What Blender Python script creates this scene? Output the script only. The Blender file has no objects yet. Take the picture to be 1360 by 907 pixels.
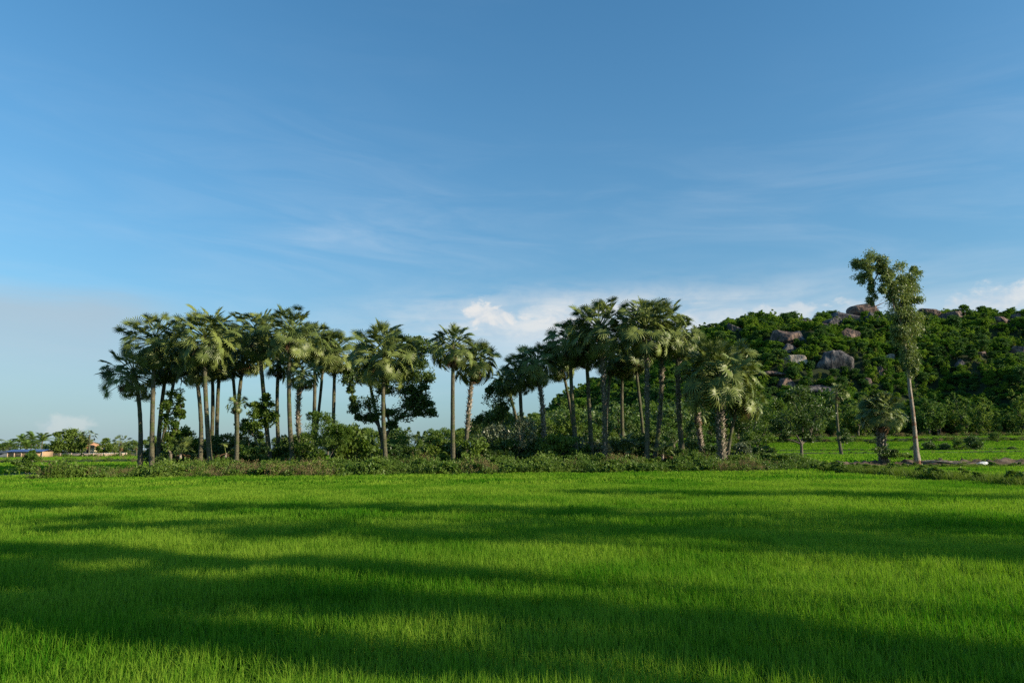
import bpy, math, random
import numpy as np
from mathutils import Vector, Matrix, noise

R = math.radians
SC = bpy.context.scene
COL = SC.collection
rnd = random.Random(7)
rng = np.random.default_rng(7)

# ------------------------------------------------------------------ camera
EYE = 2.0
PITCH, ROLL = R(8.75), R(0.5)
FPX = 1360 * 24 / 36
cam_d = bpy.data.cameras.new('camera'); cam_d.lens = 24; cam_d.sensor_width = 36
cam_d.clip_start = 0.1; cam_d.clip_end = 6000
cam = bpy.data.objects.new('camera', cam_d); COL.objects.link(cam)
fw = Vector((0, math.cos(PITCH), math.sin(PITCH)))
r0 = Vector((1, 0, 0)); u0 = Vector((0, -math.sin(PITCH), math.cos(PITCH)))
rt = r0 * math.cos(ROLL) - u0 * math.sin(ROLL)
up = r0 * math.sin(ROLL) + u0 * math.cos(ROLL)
m = Matrix((rt, up, -fw)).transposed().to_4x4(); m.translation = (0, 0, EYE)
cam.matrix_world = m
SC.camera = cam


def at(px, py, D):
    """world point seen at photo pixel (px, py), D metres ahead"""
    d = fw * FPX + rt * (px - 680) + up * (453.5 - py)
    d *= D / d.y
    return Vector((d.x, d.y, d.z + EYE))


# ------------------------------------------------------------------ light
SUN_AZ = R(21)          # behind the right-hand side of the frame
SUN_EL = R(19)
to_sun = Vector((math.cos(SUN_AZ) * math.cos(SUN_EL), -math.sin(SUN_AZ) * math.cos(SUN_EL), math.sin(SUN_EL)))
sl = bpy.data.lights.new('sun', 'SUN'); sl.energy = 5.0; sl.angle = R(0.6); sl.color = (1.0, 0.86, 0.66)
so = bpy.data.objects.new('sun', sl); COL.objects.link(so)
so.rotation_euler = (-to_sun).to_track_quat('-Z', 'Y').to_euler()
SC.view_settings.view_transform = 'Standard'; SC.view_settings.look = 'None'
SC.view_settings.exposure = 0.52; SC.view_settings.gamma = 1
SC.cycles.max_bounces = 6; SC.cycles.diffuse_bounces = 3; SC.cycles.transmission_bounces = 4
SC.cycles.transparent_max_bounces = 4; SC.cycles.glossy_bounces = 2; SC.cycles.volume_bounces = 0
SC.cycles.use_denoising = False
SC.cycles.use_light_tree = False


class NT:
    """small helper to write node trees"""
    def __init__(s, tree): s.t = tree; tree.nodes.clear()
    def n(s, kind, **kw):
        nd = s.t.nodes.new(kind)
        for k, v in kw.items():
            if k == 'ins':
                for i, x in v.items():
                    if isinstance(x, bpy.types.NodeSocket): s.t.links.new(x, nd.inputs[i])
                    else: nd.inputs[i].default_value = x
            else: setattr(nd, k, v)
        return nd
    def math(s, op, a, b=0.0, c=0.0, clamp=False):
        return s.n('ShaderNodeMath', operation=op, use_clamp=clamp, ins={0: a, 1: b, 2: c}).outputs[0]
    def mix(s, f, a, b, blend='MIX'):
        nd = s.n('ShaderNodeMix', data_type='RGBA', blend_type=blend, ins={0: f, 6: a, 7: b})
        return nd.outputs[2]
    def ramp(s, x, lo, hi):
        return s.n('ShaderNodeMapRange', interpolation_type='SMOOTHSTEP', ins={0: x, 1: lo, 2: hi, 3: 0.0, 4: 1.0}).outputs[0]
    def noise(s, vec, scale, detail=4, rough=0.55, dist=0.0):
        return s.n('ShaderNodeTexNoise', ins={'Vector': vec, 'Scale': scale, 'Detail': detail, 'Roughness': rough, 'Distortion': dist}).outputs[0]


world = bpy.data.worlds.new('World'); SC.world = world; world.use_nodes = True
w = NT(world.node_tree)
sky = w.n('ShaderNodeTexSky', sky_type='NISHITA', sun_disc=False, sun_elevation=SUN_EL,
          sun_rotation=math.pi / 2 + SUN_AZ, air_density=1.0, dust_density=0.3, ozone_density=1.2, altitude=50)
hsv = w.n('ShaderNodeHueSaturation', ins={'Saturation': 1.19, 'Value': 0.87, 'Color': w.mix(1.0, sky.outputs[0], (0.80, 1.0, 1.06, 1), 'MULTIPLY')})
tc = w.n('ShaderNodeTexCoord')
sep = w.n('ShaderNodeSeparateXYZ', ins={0: tc.outputs['Generated']})
az = w.math('ARCTAN2', sep.outputs[0], sep.outputs[1])         # 0 straight ahead, + to the right
el = w.math('ARCSINE', sep.outputs[2])
def sv(x, y, z=0.0): return w.n('ShaderNodeCombineXYZ', ins={0: x, 1: y, 2: z}).outputs[0]
def gauss(a0, e0, sa, se):
    a = w.math('DIVIDE', w.math('SUBTRACT', az, a0), sa); e = w.math('DIVIDE', w.math('SUBTRACT', el, e0), se)
    return w.math('EXPONENT', w.math('MULTIPLY', w.math('ADD', w.math('MULTIPLY', a, a), w.math('MULTIPLY', e, e)), -1.0))
# thin high streaks all over the sky
streak_v = sv(w.math('MULTIPLY', az, 2.2), w.math('ADD', w.math('MULTIPLY', el, 13.0), w.math('MULTIPLY', az, 1.0)), 3.3)
st = w.noise(streak_v, 1.6, 7, 0.58, 0.7)
st = w.ramp(st, 0.36, 0.90)
big = w.ramp(w.noise(sv(w.math('MULTIPLY', az, 1.6), w.math('MULTIPLY', el, 4.0), 8.7), 1.3, 2), 0.38, 0.62)
high = w.math('SUBTRACT', 1.0, w.ramp(el, 0.30, 0.52))
streaks = w.math('MULTIPLY', w.math('MULTIPLY', st, big), w.math('ADD', w.math('MULTIPLY', high, 0.19), 0.025))
patch = w.math('MULTIPLY', st, w.math('ADD', gauss(-0.20, 0.29, 0.20, 0.045), w.math('MULTIPLY', gauss(0.62, 0.27, 0.16, 0.03), 0.9)))
streaks = w.math('ADD', streaks, w.math('MULTIPLY', patch, 0.22))
# low veil of cloud near the horizon
veil_n = w.noise(sv(w.math('MULTIPLY', az, 3.0), w.math('MULTIPLY', el, 16.0), 1.1), 1.5, 5, 0.55, 0.4)
veil_top = w.math('ADD', 0.17, w.math('MULTIPLY', w.math('SUBTRACT', veil_n, 0.5), 0.20))
base_haze = w.math('MULTIPLY', w.math('EXPONENT', w.math('MULTIPLY', w.math('MAXIMUM', el, 0.0), -3.6)), 0.88)
veil = w.math('SUBTRACT', 1.0, w.ramp(w.math('SUBTRACT', el, veil_top), -0.05, 0.09))
veil = w.math('MULTIPLY', veil, w.math('ADD', 0.06, w.math('MULTIPLY', w.math('ADD', gauss(0.22, 0.165, 0.40, 0.06), w.math('MULTIPLY', gauss(0.9, 0.15, 0.3, 0.07), 0.6)), 0.85)))
# heaped cloud heads
cu_v = sv(w.math('MULTIPLY', az, 1.0), w.math('MULTIPLY', el, 1.5), 0.4)
cn = w.noise(cu_v, 26.0, 9, 0.6, 0.3)
def cumulus(a0, e0, sa, se, k=1.0):
    g = gauss(a0, e0, sa, se)
    return w.math('MULTIPLY', w.ramp(w.math('ADD', g, w.math('MULTIPLY', w.math('SUBTRACT', cn, 0.5), 1.9)), 0.36, 0.85), w.math('MULTIPLY', w.ramp(g, 0.03, 0.22), k))
cu = w.math('MAXIMUM', cumulus(-0.030, 0.190, 0.055, 0.022), cumulus(0.05, 0.196, 0.07, 0.012, 0.5))
band_n = w.noise(sv(w.math('MULTIPLY', az, 5.0), w.math('MULTIPLY', el, 30.0), 5.5), 1.3, 6, 0.6, 0.5)
band = w.math('MULTIPLY', w.math('MULTIPLY', gauss(0.12, 0.185, 0.26, 0.036), w.ramp(band_n, 0.28, 0.60)), 0.95)
cu = w.math('MAXIMUM', cu, band)
cu = w.math('MAXIMUM', cu, cumulus(0.63, 0.165, 0.10, 0.022, 0.75))
cu = w.math('MAXIMUM', cu, cumulus(0.36, 0.175, 0.12, 0.020, 0.6))
cu = w.math('MAXIMUM', cu, cumulus(-0.58, 0.030, 0.03, 0.014, 0.35))
cu = w.math('MAXIMUM', cu, cumulus(1.15, 0.17, 0.16, 0.03, 0.7))
cu = w.math('MAXIMUM', cu, cumulus(-1.3, 0.14, 0.2, 0.03, 0.6))
c0 = w.mix(base_haze, hsv.outputs[0], (0.72, 1.30, 1.86, 1))
c1 = w.mix(streaks, c0, (3.0, 3.5, 4.0, 1))
left = w.math('MULTIPLY', w.math('SUBTRACT', 1.0, w.ramp(az, -0.56, -0.40)), w.math('SUBTRACT', 1.0, w.ramp(w.math('ADD', el, w.math('MULTIPLY', w.math('SUBTRACT', veil_n, 0.5), 0.05)), 0.165, 0.21)))
left = w.math('MULTIPLY', left, w.math('ADD', 0.35, w.math('MULTIPLY', w.ramp(el, 0.06, 0.19), 0.45)))
c1 = w.mix(left, c1, (2.0, 2.5, 2.9, 1))
c2 = w.mix(veil, c1, (3.0, 3.5, 3.9, 1))
cu_col = w.mix(w.ramp(cn, 0.35, 0.65), (2.7, 3.1, 3.5, 1), (3.9, 3.85, 3.75, 1))
c3 = w.mix(w.math('MULTIPLY', cu, 0.92), c2, cu_col)
bg = w.n('ShaderNodeBackground', ins={0: c3, 1: 0.15})
w.n('ShaderNodeOutputWorld', ins={0: bg.outputs[0]})

# ------------------------------------------------------------------ materials
def lin(r, g, b): return (r, g, b, 1)


def mat_leaf(name, a, b, scale=0.6, transl=0.35, rough=0.5, spec=0.3, attr=True, tr_col=None, rand=0.5):
    """foliage: two base colours mixed by clump noise, by instance and by leaf"""
    mt = bpy.data.materials.new(name); mt.use_nodes = True; t = NT(mt.node_tree)
    geo = t.n('ShaderNodeNewGeometry')
    nz = t.noise(geo.outputs['Position'], scale, 3)
    f = t.ramp(nz, 0.35, 0.65)
    if attr:
        at_ = t.n('ShaderNodeAttribute', attribute_name='leafv')
        f = t.math('ADD', t.math('MULTIPLY', f, 0.5), t.math('MULTIPLY', at_.outputs['Fac'], 0.5))
    oi = t.n('ShaderNodeObjectInfo')
    f = t.math('ADD', t.math('MULTIPLY', f, 1 - rand * 0.6), t.math('MULTIPLY', oi.outputs['Random'], rand * 0.6), clamp=True)
    c = t.mix(f, lin(*a), lin(*b))
    p = t.n('ShaderNodeBsdfPrincipled', ins={'Base Color': c, 'Roughness': rough, 'Specular IOR Level': spec})
    tcol = t.mix(1.0, c, lin(*(tr_col or (1.25, 1.3, 0.6))), 'MULTIPLY')
    tr = t.n('ShaderNodeBsdfTranslucent', ins={'Color': tcol})
    mx = t.n('ShaderNodeMixShader', ins={0: transl, 1: p.outputs[0], 2: tr.outputs[0]})
    t.n('ShaderNodeOutputMaterial', ins={0: mx.outputs[0]})
    return mt


def mat_solid(name, a, b, scale=3.0, rough=0.85, bump=0.3, detail=6, stretch=(1, 1, 1), spec=0.2, lo=0.35, hi=0.65, coord='Object', bdist=0.05):
    mt = bpy.data.materials.new(name); mt.use_nodes = True; t = NT(mt.node_tree)
    tc = t.n('ShaderNodeTexCoord')
    mp = t.n('ShaderNodeMapping', ins={'Vector': tc.outputs[coord], 'Scale': stretch})
    nz = t.noise(mp.outputs[0], scale, detail, 0.62)
    c = t.mix(t.ramp(nz, lo, hi), lin(*a), lin(*b))
    fine = t.noise(mp.outputs[0], scale * 6, 4, 0.6)
    c = t.mix(t.math('MULTIPLY', t.ramp(fine, 0.3, 0.7), 0.35), c, lin(a[0] * .6, a[1] * .6, a[2] * .6))
    bp = t.n('ShaderNodeBump', ins={'Strength': bump, 'Distance': bdist, 'Height': t.math('ADD', nz, t.math('MULTIPLY', fine, 0.4))})
    p = t.n('ShaderNodeBsdfPrincipled', ins={'Base Color': c, 'Roughness': rough, 'Specular IOR Level': spec, 'Normal': bp.outputs[0]})
    t.n('ShaderNodeOutputMaterial', ins={0: p.outputs[0]})
    return mt


M = {}
M['rice'] = mat_leaf('rice_blade', (0.016, 0.170, 0.001), (0.31, 0.44, 0.045), 0.25, 0.45, 0.65, 0.05, rand=0.25, tr_col=(1.05, 1.2, 0.5))
M['grass'] = mat_leaf('bank_grass', (0.07, 0.15, 0.012), (0.17, 0.22, 0.03), 0.4, 0.35, 0.6, 0.2)
M['palm'] = mat_leaf('palm_leaf', (0.040, 0.078, 0.014), (0.22, 0.265, 0.065), 0.5, 0.13, 0.45, 0.34, rand=0.9)
M['palm_dead'] = mat_leaf('dead_palm_leaf', (0.10, 0.055, 0.028), (0.30, 0.19, 0.10), 1.2, 0.15, 0.8, 0.1, rand=0.9, tr_col=(1, .8, .5))
M['leaf_dark'] = mat_leaf('broad_leaf_dark', (0.035, 0.085, 0.015), (0.13, 0.19, 0.04), 0.5, 0.25, 0.45, 0.4)
M['leaf_bright'] = mat_leaf('broad_leaf_bright', (0.060, 0.125, 0.014), (0.15, 0.21, 0.03), 0.8, 0.35, 0.5, 0.3)
M['leaf_grey'] = mat_leaf('eucalyptus_leaf', (0.09, 0.14, 0.04), (0.25, 0.30, 0.09), 0.7, 0.3, 0.45, 0.35)
M['leaf_pale'] = mat_leaf('pale_waxy_leaf', (0.07, 0.10, 0.045), (0.20, 0.23, 0.13), 0.9, 0.2, 0.35, 0.5)
M['hill_leaf'] = mat_leaf('hill_tree_leaf', (0.040, 0.135, 0.012), (0.23, 0.33, 0.035), 0.035, 0.3, 0.7, 0.12, rand=1.0)
M['hill_leaf_dark'] = mat_leaf('hill_tree_leaf_dark', (0.022, 0.080, 0.012), (0.09, 0.17, 0.03), 0.05, 0.2, 0.6, 0.2, rand=1.0)
M['hill_leaf_pale'] = mat_leaf('hill_tree_leaf_pale', (0.10, 0.15, 0.03), (0.26, 0.28, 0.07), 0.05, 0.3, 0.7, 0.12, rand=1.0)
M['foot_leaf'] = mat_leaf('foot_tree_leaf', (0.055, 0.125, 0.022), (0.20, 0.27, 0.05), 0.04, 0.3, 0.6, 0.15, rand=1.1)
M['weed'] = mat_leaf('weed_leaf', (0.045, 0.11, 0.012), (0.18, 0.26, 0.04), 0.35, 0.3, 0.5, 0.3, rand=0.8)
M['weed_dry'] = mat_leaf('dry_weed', (0.14, 0.115, 0.045), (0.26, 0.20, 0.10), 0.8, 0.2, 0.8, 0.1, rand=0.8)
M['soil'] = mat_solid('field_soil', (0.035, 0.055, 0.012), (0.06, 0.09, 0.018), 0.5, coord='Object')
M['earth'] = mat_solid('bare_earth', (0.09, 0.062, 0.038), (0.19, 0.14, 0.09), 1.4, bump=0.8)
M['hillside'] = mat_solid('hillside_ground', (0.014, 0.028, 0.008), (0.035, 0.045, 0.015), 0.08)


def mat_bark(name, a, b, c, ring=9.0, ringf=0.5):
    mt = bpy.data.materials.new(name); mt.use_nodes = True; t = NT(mt.node_tree)
    tc = t.n('ShaderNodeTexCoord')
    mp = t.n('ShaderNodeMapping', ins={'Vector': tc.outputs['Object'], 'Scale': (5, 5, 1.4)})
    nz = t.noise(mp.outputs[0], 1.5, 6, 0.65, 0.4)
    col = t.mix(t.ramp(nz, 0.35, 0.65), lin(*a), lin(*b))
    blot = t.noise(tc.outputs['Object'], 1.1, 3, 0.6)
    col = t.mix(t.ramp(blot, 0.50, 0.62), col, lin(*c))
    wv = t.n('ShaderNodeTexWave', wave_type='BANDS', bands_direction='Z', ins={'Vector': tc.outputs['Object'], 'Scale': ring / 6.28 * 2, 'Distortion': 3.0, 'Detail': 3, 'Detail Scale': 2.0})
    dark = t.math('MULTIPLY', t.ramp(wv.outputs['Fac'], 0.55, 0.95), ringf)
    col = t.mix(dark, col, lin(a[0] * .45, a[1] * .45, a[2] * .45))
    h = t.math('ADD', t.math('MULTIPLY', wv.outputs['Fac'], -0.5 * ringf), nz)
    bp = t.n('ShaderNodeBump', ins={'Strength': 0.7, 'Distance': 0.03, 'Height': h})
    p = t.n('ShaderNodeBsdfPrincipled', ins={'Base Color': col, 'Roughness': 0.85, 'Specular IOR Level': 0.15, 'Normal': bp.outputs[0]})
    t.n('ShaderNodeOutputMaterial', ins={0: p.outputs[0]})
    return mt


M['palm_bark'] = mat_bark('palm_bark', (0.075, 0.072, 0.045), (0.17, 0.155, 0.10), (0.085, 0.105, 0.035), 9, 0.8)
M['boot'] = mat_solid('old_leaf_base', (0.11, 0.085, 0.06), (0.40, 0.34, 0.27), 4, bump=0.3)
M['bark'] = mat_bark('tree_bark', (0.10, 0.085, 0.06), (0.19, 0.165, 0.12), (0.13, 0.13, 0.08), 5, 0.15)
M['euc_bark'] = mat_bark('eucalyptus_bark', (0.20, 0.165, 0.125), (0.38, 0.33, 0.26), (0.20, 0.10, 0.06), 4, 0.15)


def mat_rock(name, a, b, stain):
    mt = bpy.data.materials.new(name); mt.use_nodes = True; t = NT(mt.node_tree)
    tc = t.n('ShaderNodeTexCoord')
    n1 = t.noise(tc.outputs['Object'], 0.22, 7, 0.62, 0.3)
    mp = t.n('ShaderNodeMapping', ins={'Vector': tc.outputs['Object'], 'Scale': (1, 1, 0.18)})
    n2 = t.noise(mp.outputs[0], 0.55, 5, 0.6, 0.6)
    c = t.mix(t.ramp(n1, 0.38, 0.62), lin(*a), lin(*b))
    c = t.mix(t.math('MULTIPLY', t.ramp(n2, 0.42, 0.60), 0.9), c, lin(*stain))
    bp = t.n('ShaderNodeBump', ins={'Strength': 0.8, 'Distance': 0.6, 'Height': t.math('ADD', n1, n2)})
    p = t.n('ShaderNodeBsdfPrincipled', ins={'Base Color': c, 'Roughness': 0.9, 'Specular IOR Level': 0.1, 'Normal': bp.outputs[0]})
    t.n('ShaderNodeOutputMaterial', ins={0: p.outputs[0]})
    return mt


M['rock_brown'] = mat_rock('brown_granite', (0.13, 0.088, 0.07), (0.27, 0.19, 0.145), (0.05, 0.045, 0.045))
M['rock_dark'] = mat_rock('dark_granite', (0.08, 0.075, 0.075), (0.19, 0.175, 0.165), (0.035, 0.035, 0.04))
M['rock_pale'] = mat_rock('pale_granite', (0.42, 0.33, 0.23), (0.60, 0.50, 0.38), (0.28, 0.22, 0.17))

# ------------------------------------------------------------------ mesh helpers
def np_mesh(name, verts, faces, mat, smooth=False, leafv=None, mats=None, midx=None):
    """faces: list of (k, n) int arrays with n corners each"""
    me = bpy.data.meshes.new(name)
    verts = np.asarray(verts, dtype=np.float32)
    me.vertices.add(len(verts)); me.vertices.foreach_set('co', verts.ravel())
    faces = [np.asarray(f) for f in faces if len(f)]
    tot = sum(f.size for f in faces); nf = sum(len(f) for f in faces)
    me.loops.add(tot); me.polygons.add(nf)
    me.loops.foreach_set('vertex_index', np.concatenate([f.ravel() for f in faces]).astype(np.int32))
    sizes = np.concatenate([np.full(len(f), f.shape[1]) for f in faces]).astype(np.int32)
    st = np.concatenate([[0], np.cumsum(sizes)[:-1]]).astype(np.int32)
    me.polygons.foreach_set('loop_start', st)
    if smooth: me.polygons.foreach_set('use_smooth', np.ones(nf, dtype=bool))
    if leafv is not None:
        a = me.attributes.new('leafv', 'FLOAT', 'POINT'); a.data.foreach_set('value', np.asarray(leafv, dtype=np.float32))
    for mm in (mats or [mat]): me.materials.append(mm)
    if midx is not None: me.polygons.foreach_set('material_index', np.asarray(midx, dtype=np.int32))
    me.update(calc_edges=True); me.validate()
    return me


def link(name, me, parent=None, loc=None):
    o = bpy.data.objects.new(name, me); COL.objects.link(o)
    if parent is not None: o.parent = parent
    if loc is not None: o.location = loc
    return o


def tag(o, label=None, cat=None, group=None, kind=None):
    if label: o['label'] = label
    if cat: o['category'] = cat
    if group: o['group'] = group
    if kind: o['kind'] = kind
    return o


def thing(name, loc, label, cat, group=None, rotz=0):
    o = bpy.data.objects.new(name, None); COL.objects.link(o)
    o.location = loc; o.rotation_euler = (0, 0, rotz); o.empty_display_size = 0.3
    return tag(o, label, cat, group)


def dup(root, loc, rotz=0.0, scale=1.0, label=None, group=None):
    r = root.copy(); COL.objects.link(r); r.location = loc; r.rotation_euler = (0, 0, rotz)
    r.scale = (scale, scale, scale) if not isinstance(scale, tuple) else scale
    if label: r['label'] = label
    if group: r['group'] = group
    for ch in list(root.children):
        c = ch.copy(); COL.objects.link(c); c.parent = r
    return r


class Geo:
    """collects vertices and faces"""
    def __init__(s): s.v = []; s.q = []; s.t = []; s.n = 0; s.a = []
    def add(s, v, q=(), t=(), a=None):
        v = np.asarray(v, dtype=float).reshape(-1, 3)
        if len(q): s.q.append(np.asarray(q) + s.n)
        if len(t): s.t.append(np.asarray(t) + s.n)
        s.v.append(v); s.n += len(v)
        s.a.append(np.full(len(v), 0.5) if a is None else np.asarray(a, dtype=float))
    def mesh(s, name, mat, smooth=False):
        fs = []
        if s.q: fs.append(np.concatenate(s.q))
        if s.t: fs.append(np.concatenate(s.t))
        return np_mesh(name, np.concatenate(s.v), fs, mat, smooth, np.concatenate(s.a))
    def box(s, c, size, rotz=0.0):
        x, y, z = [k / 2 for k in size]
        v = np.array([(a, b, d) for d in (-z, z) for b in (-y, y) for a in (-x, x)])
        cs, sn = math.cos(rotz), math.sin(rotz)
        v = np.column_stack([v[:, 0] * cs - v[:, 1] * sn, v[:, 0] * sn + v[:, 1] * cs, v[:, 2]]) + np.array(c)
        s.add(v, [(0, 2, 3, 1), (4, 5, 7, 6), (0, 1, 5, 4), (2, 6, 7, 3), (0, 4, 6, 2), (1, 3, 7, 5)])
    def tube(s, pts, rad, sides=8, wob=0.0, seed=0):
        pts = [Vector(p) for p in pts]; n = len(pts); rr = random.Random(seed); vs = []
        for i, p in enumerate(pts):
            d = (pts[min(i + 1, n - 1)] - pts[max(i - 1, 0)]).normalized()
            a = d.cross(Vector((0.13, 1, 0.07))).normalized(); b = d.cross(a)
            for k in range(sides):
                t = 2 * math.pi * k / sides
                r = rad[i] * (1 + wob * rr.uniform(-1, 1))
                vs.append(p + (a * math.cos(t) + b * math.sin(t)) * r)
        vs.append(pts[-1])
        q = [(i * sides + k, i * sides + (k + 1) % sides, (i + 1) * sides + (k + 1) % sides, (i + 1) * sides + k) for i in range(n - 1) for k in range(sides)]
        t = [((n - 1) * sides + k, (n - 1) * sides + (k + 1) % sides, n * sides) for k in range(sides)]
        s.add([tuple(v) for v in vs], q, t)


def cards(c, d, L, W, g=None, up_bias=None, curl=0.15):
    """leaf-shaped quads: centres c, long axes d (N,3), lengths L, widths W"""
    n = len(c); d = d / np.linalg.norm(d, axis=1, keepdims=True)
    rv = g.normal(size=(n, 3)); s = np.cross(d, rv); s /= np.linalg.norm(s, axis=1, keepdims=True)
    nn = np.cross(d, s)
    L = np.broadcast_to(L, n)[:, None]; W = np.broadcast_to(W, n)[:, None]
    v = np.stack([c - d * L * .5, c + s * W * .5 - nn * W * curl, c + d * L * .5, c - s * W * .5 - nn * W * curl], 1).reshape(-1, 3)
    q = np.arange(n * 4).reshape(-1, 4)
    a = np.repeat(g.random(n), 4)
    return v, q, a


def clump_leaves(g, blobs, per, L, W, sub=7, spread=0.42, droop=0.0, shell=0.75, jitter=0.35):
    """leaves round sub-clumps in the shells of ellipsoids; blobs (x,y,z,rx,ry,rz)"""
    C = []; Dn = []
    for b in blobs:
        x, y, z, rx, ry, rz = b; ctr = np.array((x, y, z)); rad = np.array((rx, ry, rz))
        d = g.normal(size=(sub, 3)); d /= np.linalg.norm(d, axis=1, keepdims=True)
        d[:, 2] = np.where(d[:, 2] < -0.5, -d[:, 2], d[:, 2])
        rr = shell + (1 - shell) * g.random((sub, 1)) - jitter * g.random((sub, 1)) ** 2
        sc = ctr + d * rad * rr
        for k in range(sub):
            m_ = max(4, int(per * g.uniform(0.5, 1.4)))
            off = g.normal(size=(m_, 3)); off /= np.linalg.norm(off, axis=1, keepdims=True)
            off *= (g.random((m_, 1)) ** 0.45) * rad * spread * g.uniform(0.7, 1.25)
            off[:, 2] *= 0.75
            C.append(sc[k] + off)
            dd = off / (np.linalg.norm(off, axis=1, keepdims=True) + 1e-6) + g.normal(size=(m_, 3)) * 0.8
            dd[:, 2] -= droop
            Dn.append(dd)
    C = np.concatenate(C); Dn = np.concatenate(Dn)
    n = len(C)
    return cards(C, Dn, L * g.uniform(0.6, 1.3, n), W * g.uniform(0.6, 1.3, n), g)


def scatter(name, pts, rots, scales, idx, variants, label=None, kind='stuff', tilt=None):
    """ONE object of countless small plants: geometry nodes place the variant meshes on its vertices"""
    c = bpy.data.collections.new(name + '_kinds')
    for k, me in enumerate(variants):
        o = bpy.data.objects.new(f'{name}_kind_{k:02d}', me); c.objects.link(o)
    me = bpy.data.meshes.new(name); n = len(pts)
    me.vertices.add(n); me.vertices.foreach_set('co', np.asarray(pts, dtype=np.float32).ravel())
    rot = np.zeros((n, 3), dtype=np.float32); rot[:, 2] = rots
    if tilt is not None: rot[:, 0] = tilt[:, 0]; rot[:, 1] = tilt[:, 1]
    a = me.attributes.new('rot', 'FLOAT_VECTOR', 'POINT'); a.data.foreach_set('vector', rot.ravel())
    sca = np.asarray(scales, dtype=np.float32)
    if sca.ndim == 1: sca = np.repeat(sca[:, None], 3, 1)
    a = me.attributes.new('sca', 'FLOAT_VECTOR', 'POINT'); a.data.foreach_set('vector', sca.ravel())
    a = me.attributes.new('idx', 'INT', 'POINT'); a.data.foreach_set('value', np.asarray(idx, dtype=np.int32))
    o = link(name, me)
    gt = bpy.data.node_groups.new(name + '_nodes', 'GeometryNodeTree')
    gt.interface.new_socket('Geometry', in_out='INPUT', socket_type='NodeSocketGeometry')
    gt.interface.new_socket('Geometry', in_out='OUTPUT', socket_type='NodeSocketGeometry')
    N = gt.nodes; Lk = gt.links.new
    gi = N.new('NodeGroupInput'); go = N.new('NodeGroupOutput')
    ci = N.new('GeometryNodeCollectionInfo'); ci.inputs['Collection'].default_value = c
    ci.inputs['Separate Children'].default_value = True; ci.inputs['Reset Children'].default_value = True
    ip = N.new('GeometryNodeInstanceOnPoints'); ip.inputs['Pick Instance'].default_value = True
    def attr(nm, ty):
        x = N.new('GeometryNodeInputNamedAttribute'); x.data_type = ty; x.inputs[0].default_value = nm; return x.outputs[0]
    e2r = N.new('FunctionNodeEulerToRotation'); Lk(attr('rot', 'FLOAT_VECTOR'), e2r.inputs[0])
    Lk(gi.outputs[0], ip.inputs['Points']); Lk(ci.outputs[0], ip.inputs['Instance'])
    Lk(attr('idx', 'INT'), ip.inputs['Instance Index']); Lk(e2r.outputs[0], ip.inputs['Rotation'])
    Lk(attr('sca', 'FLOAT_VECTOR'), ip.inputs['Scale']); Lk(ip.outputs[0], go.inputs[0])
    md = o.modifiers.new('scatter', 'NODES'); md.node_group = gt
    return tag(o, label, kind=kind)


# ------------------------------------------------------------------ terrain
def sstep(x, a, b):
    t = np.clip((x - a) / (b - a), 0, 1); return t * t * (3 - 2 * t)


def fbm(x, y, s, oct=4, seed=0.0):
    return noise.fractal(Vector((x * s, y * s, seed)), 0.9, 2.1, oct)


RIDGE_D, FOOT_D = 470.0, 292.0
_prof = [(560, 602), (640, 594), (680, 588), (705, 572), (740, 544), (800, 512), (860, 482), (910, 452), (940, 441), (975, 430), (1005, 426), (1040, 433), (1085, 436),
         (1115, 426), (1150, 418), (1180, 424), (1210, 424), (1240, 424), (1265, 417), (1300, 424), (1335, 432), (1370, 434), (1450, 430), (1600, 445), (1800, 470), (2000, 520), (2300, 585)]
_pr = [at(a, b, RIDGE_D) for a, b in _prof]
_px = np.array([p.x for p in _pr]); _pz = np.array([p.z for p in _pr])


def ground_z(x, y):
    """fields: flat, gently rising towards the foot of the hill on the right"""
    r = sstep(x, -60, 60) * sstep(y, 150, 290)
    return 0.0 + r * 4.2


def hill_z(x, y):
    H = float(np.interp(x, _px, _pz, left=0, right=0))
    foot = FOOT_D + 12 * fbm(x, 0, 0.012, 2, 4) + (float(sstep(-x, -40, 60)) * 70)
    t = (y - foot) / (RIDGE_D - foot)
    g = float(ground_z(x, y))
    if t <= 0: return g - 0.6
    if t <= 1: s = math.sin(t * math.pi / 2) ** 0.92 * (0.55 + 0.45 * t) if t < 1 else 1
    else: s = max(0.0, 1 - ((y - RIDGE_D) / 260.0) ** 2)
    bump = (fbm(x, y, 0.016, 4, 1) * 13 + fbm(x, y, 0.06, 3, 9) * 2.2) * min(1, 4 * t) * (1 - 0.72 * math.exp(-((t - 1) * 6) ** 2)) if H > 12 else 0
    return g + (H - g) * s + bump * min(1.0, H / 60)


# ground sheet: fine near, coarse to the horizon
gx = np.concatenate([-np.geomspace(3000, 90, 12), np.linspace(-80, 80, 41), np.geomspace(90, 3000, 12)])
gy = np.concatenate([[-600, -200, -80, -40], np.linspace(-20, 90, 45), np.linspace(100, 300, 21), np.geomspace(330, 4500, 12)])
GX, GY = np.meshgrid(gx, gy)
GZ = np.vectorize(lambda a, b: float(ground_z(a, b)))(GX, GY)
nxg, nyg = len(gx), len(gy)
vi = np.arange(nxg * nyg).reshape(nyg, nxg)
quads = np.stack([vi[:-1, :-1], vi[:-1, 1:], vi[1:, 1:], vi[1:, :-1]], -1).reshape(-1, 4)
ground = link('ground', np_mesh('ground', np.stack([GX, GY, GZ], -1).reshape(-1, 3), [quads], M['soil'], True))
tag(ground, kind='structure')

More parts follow.
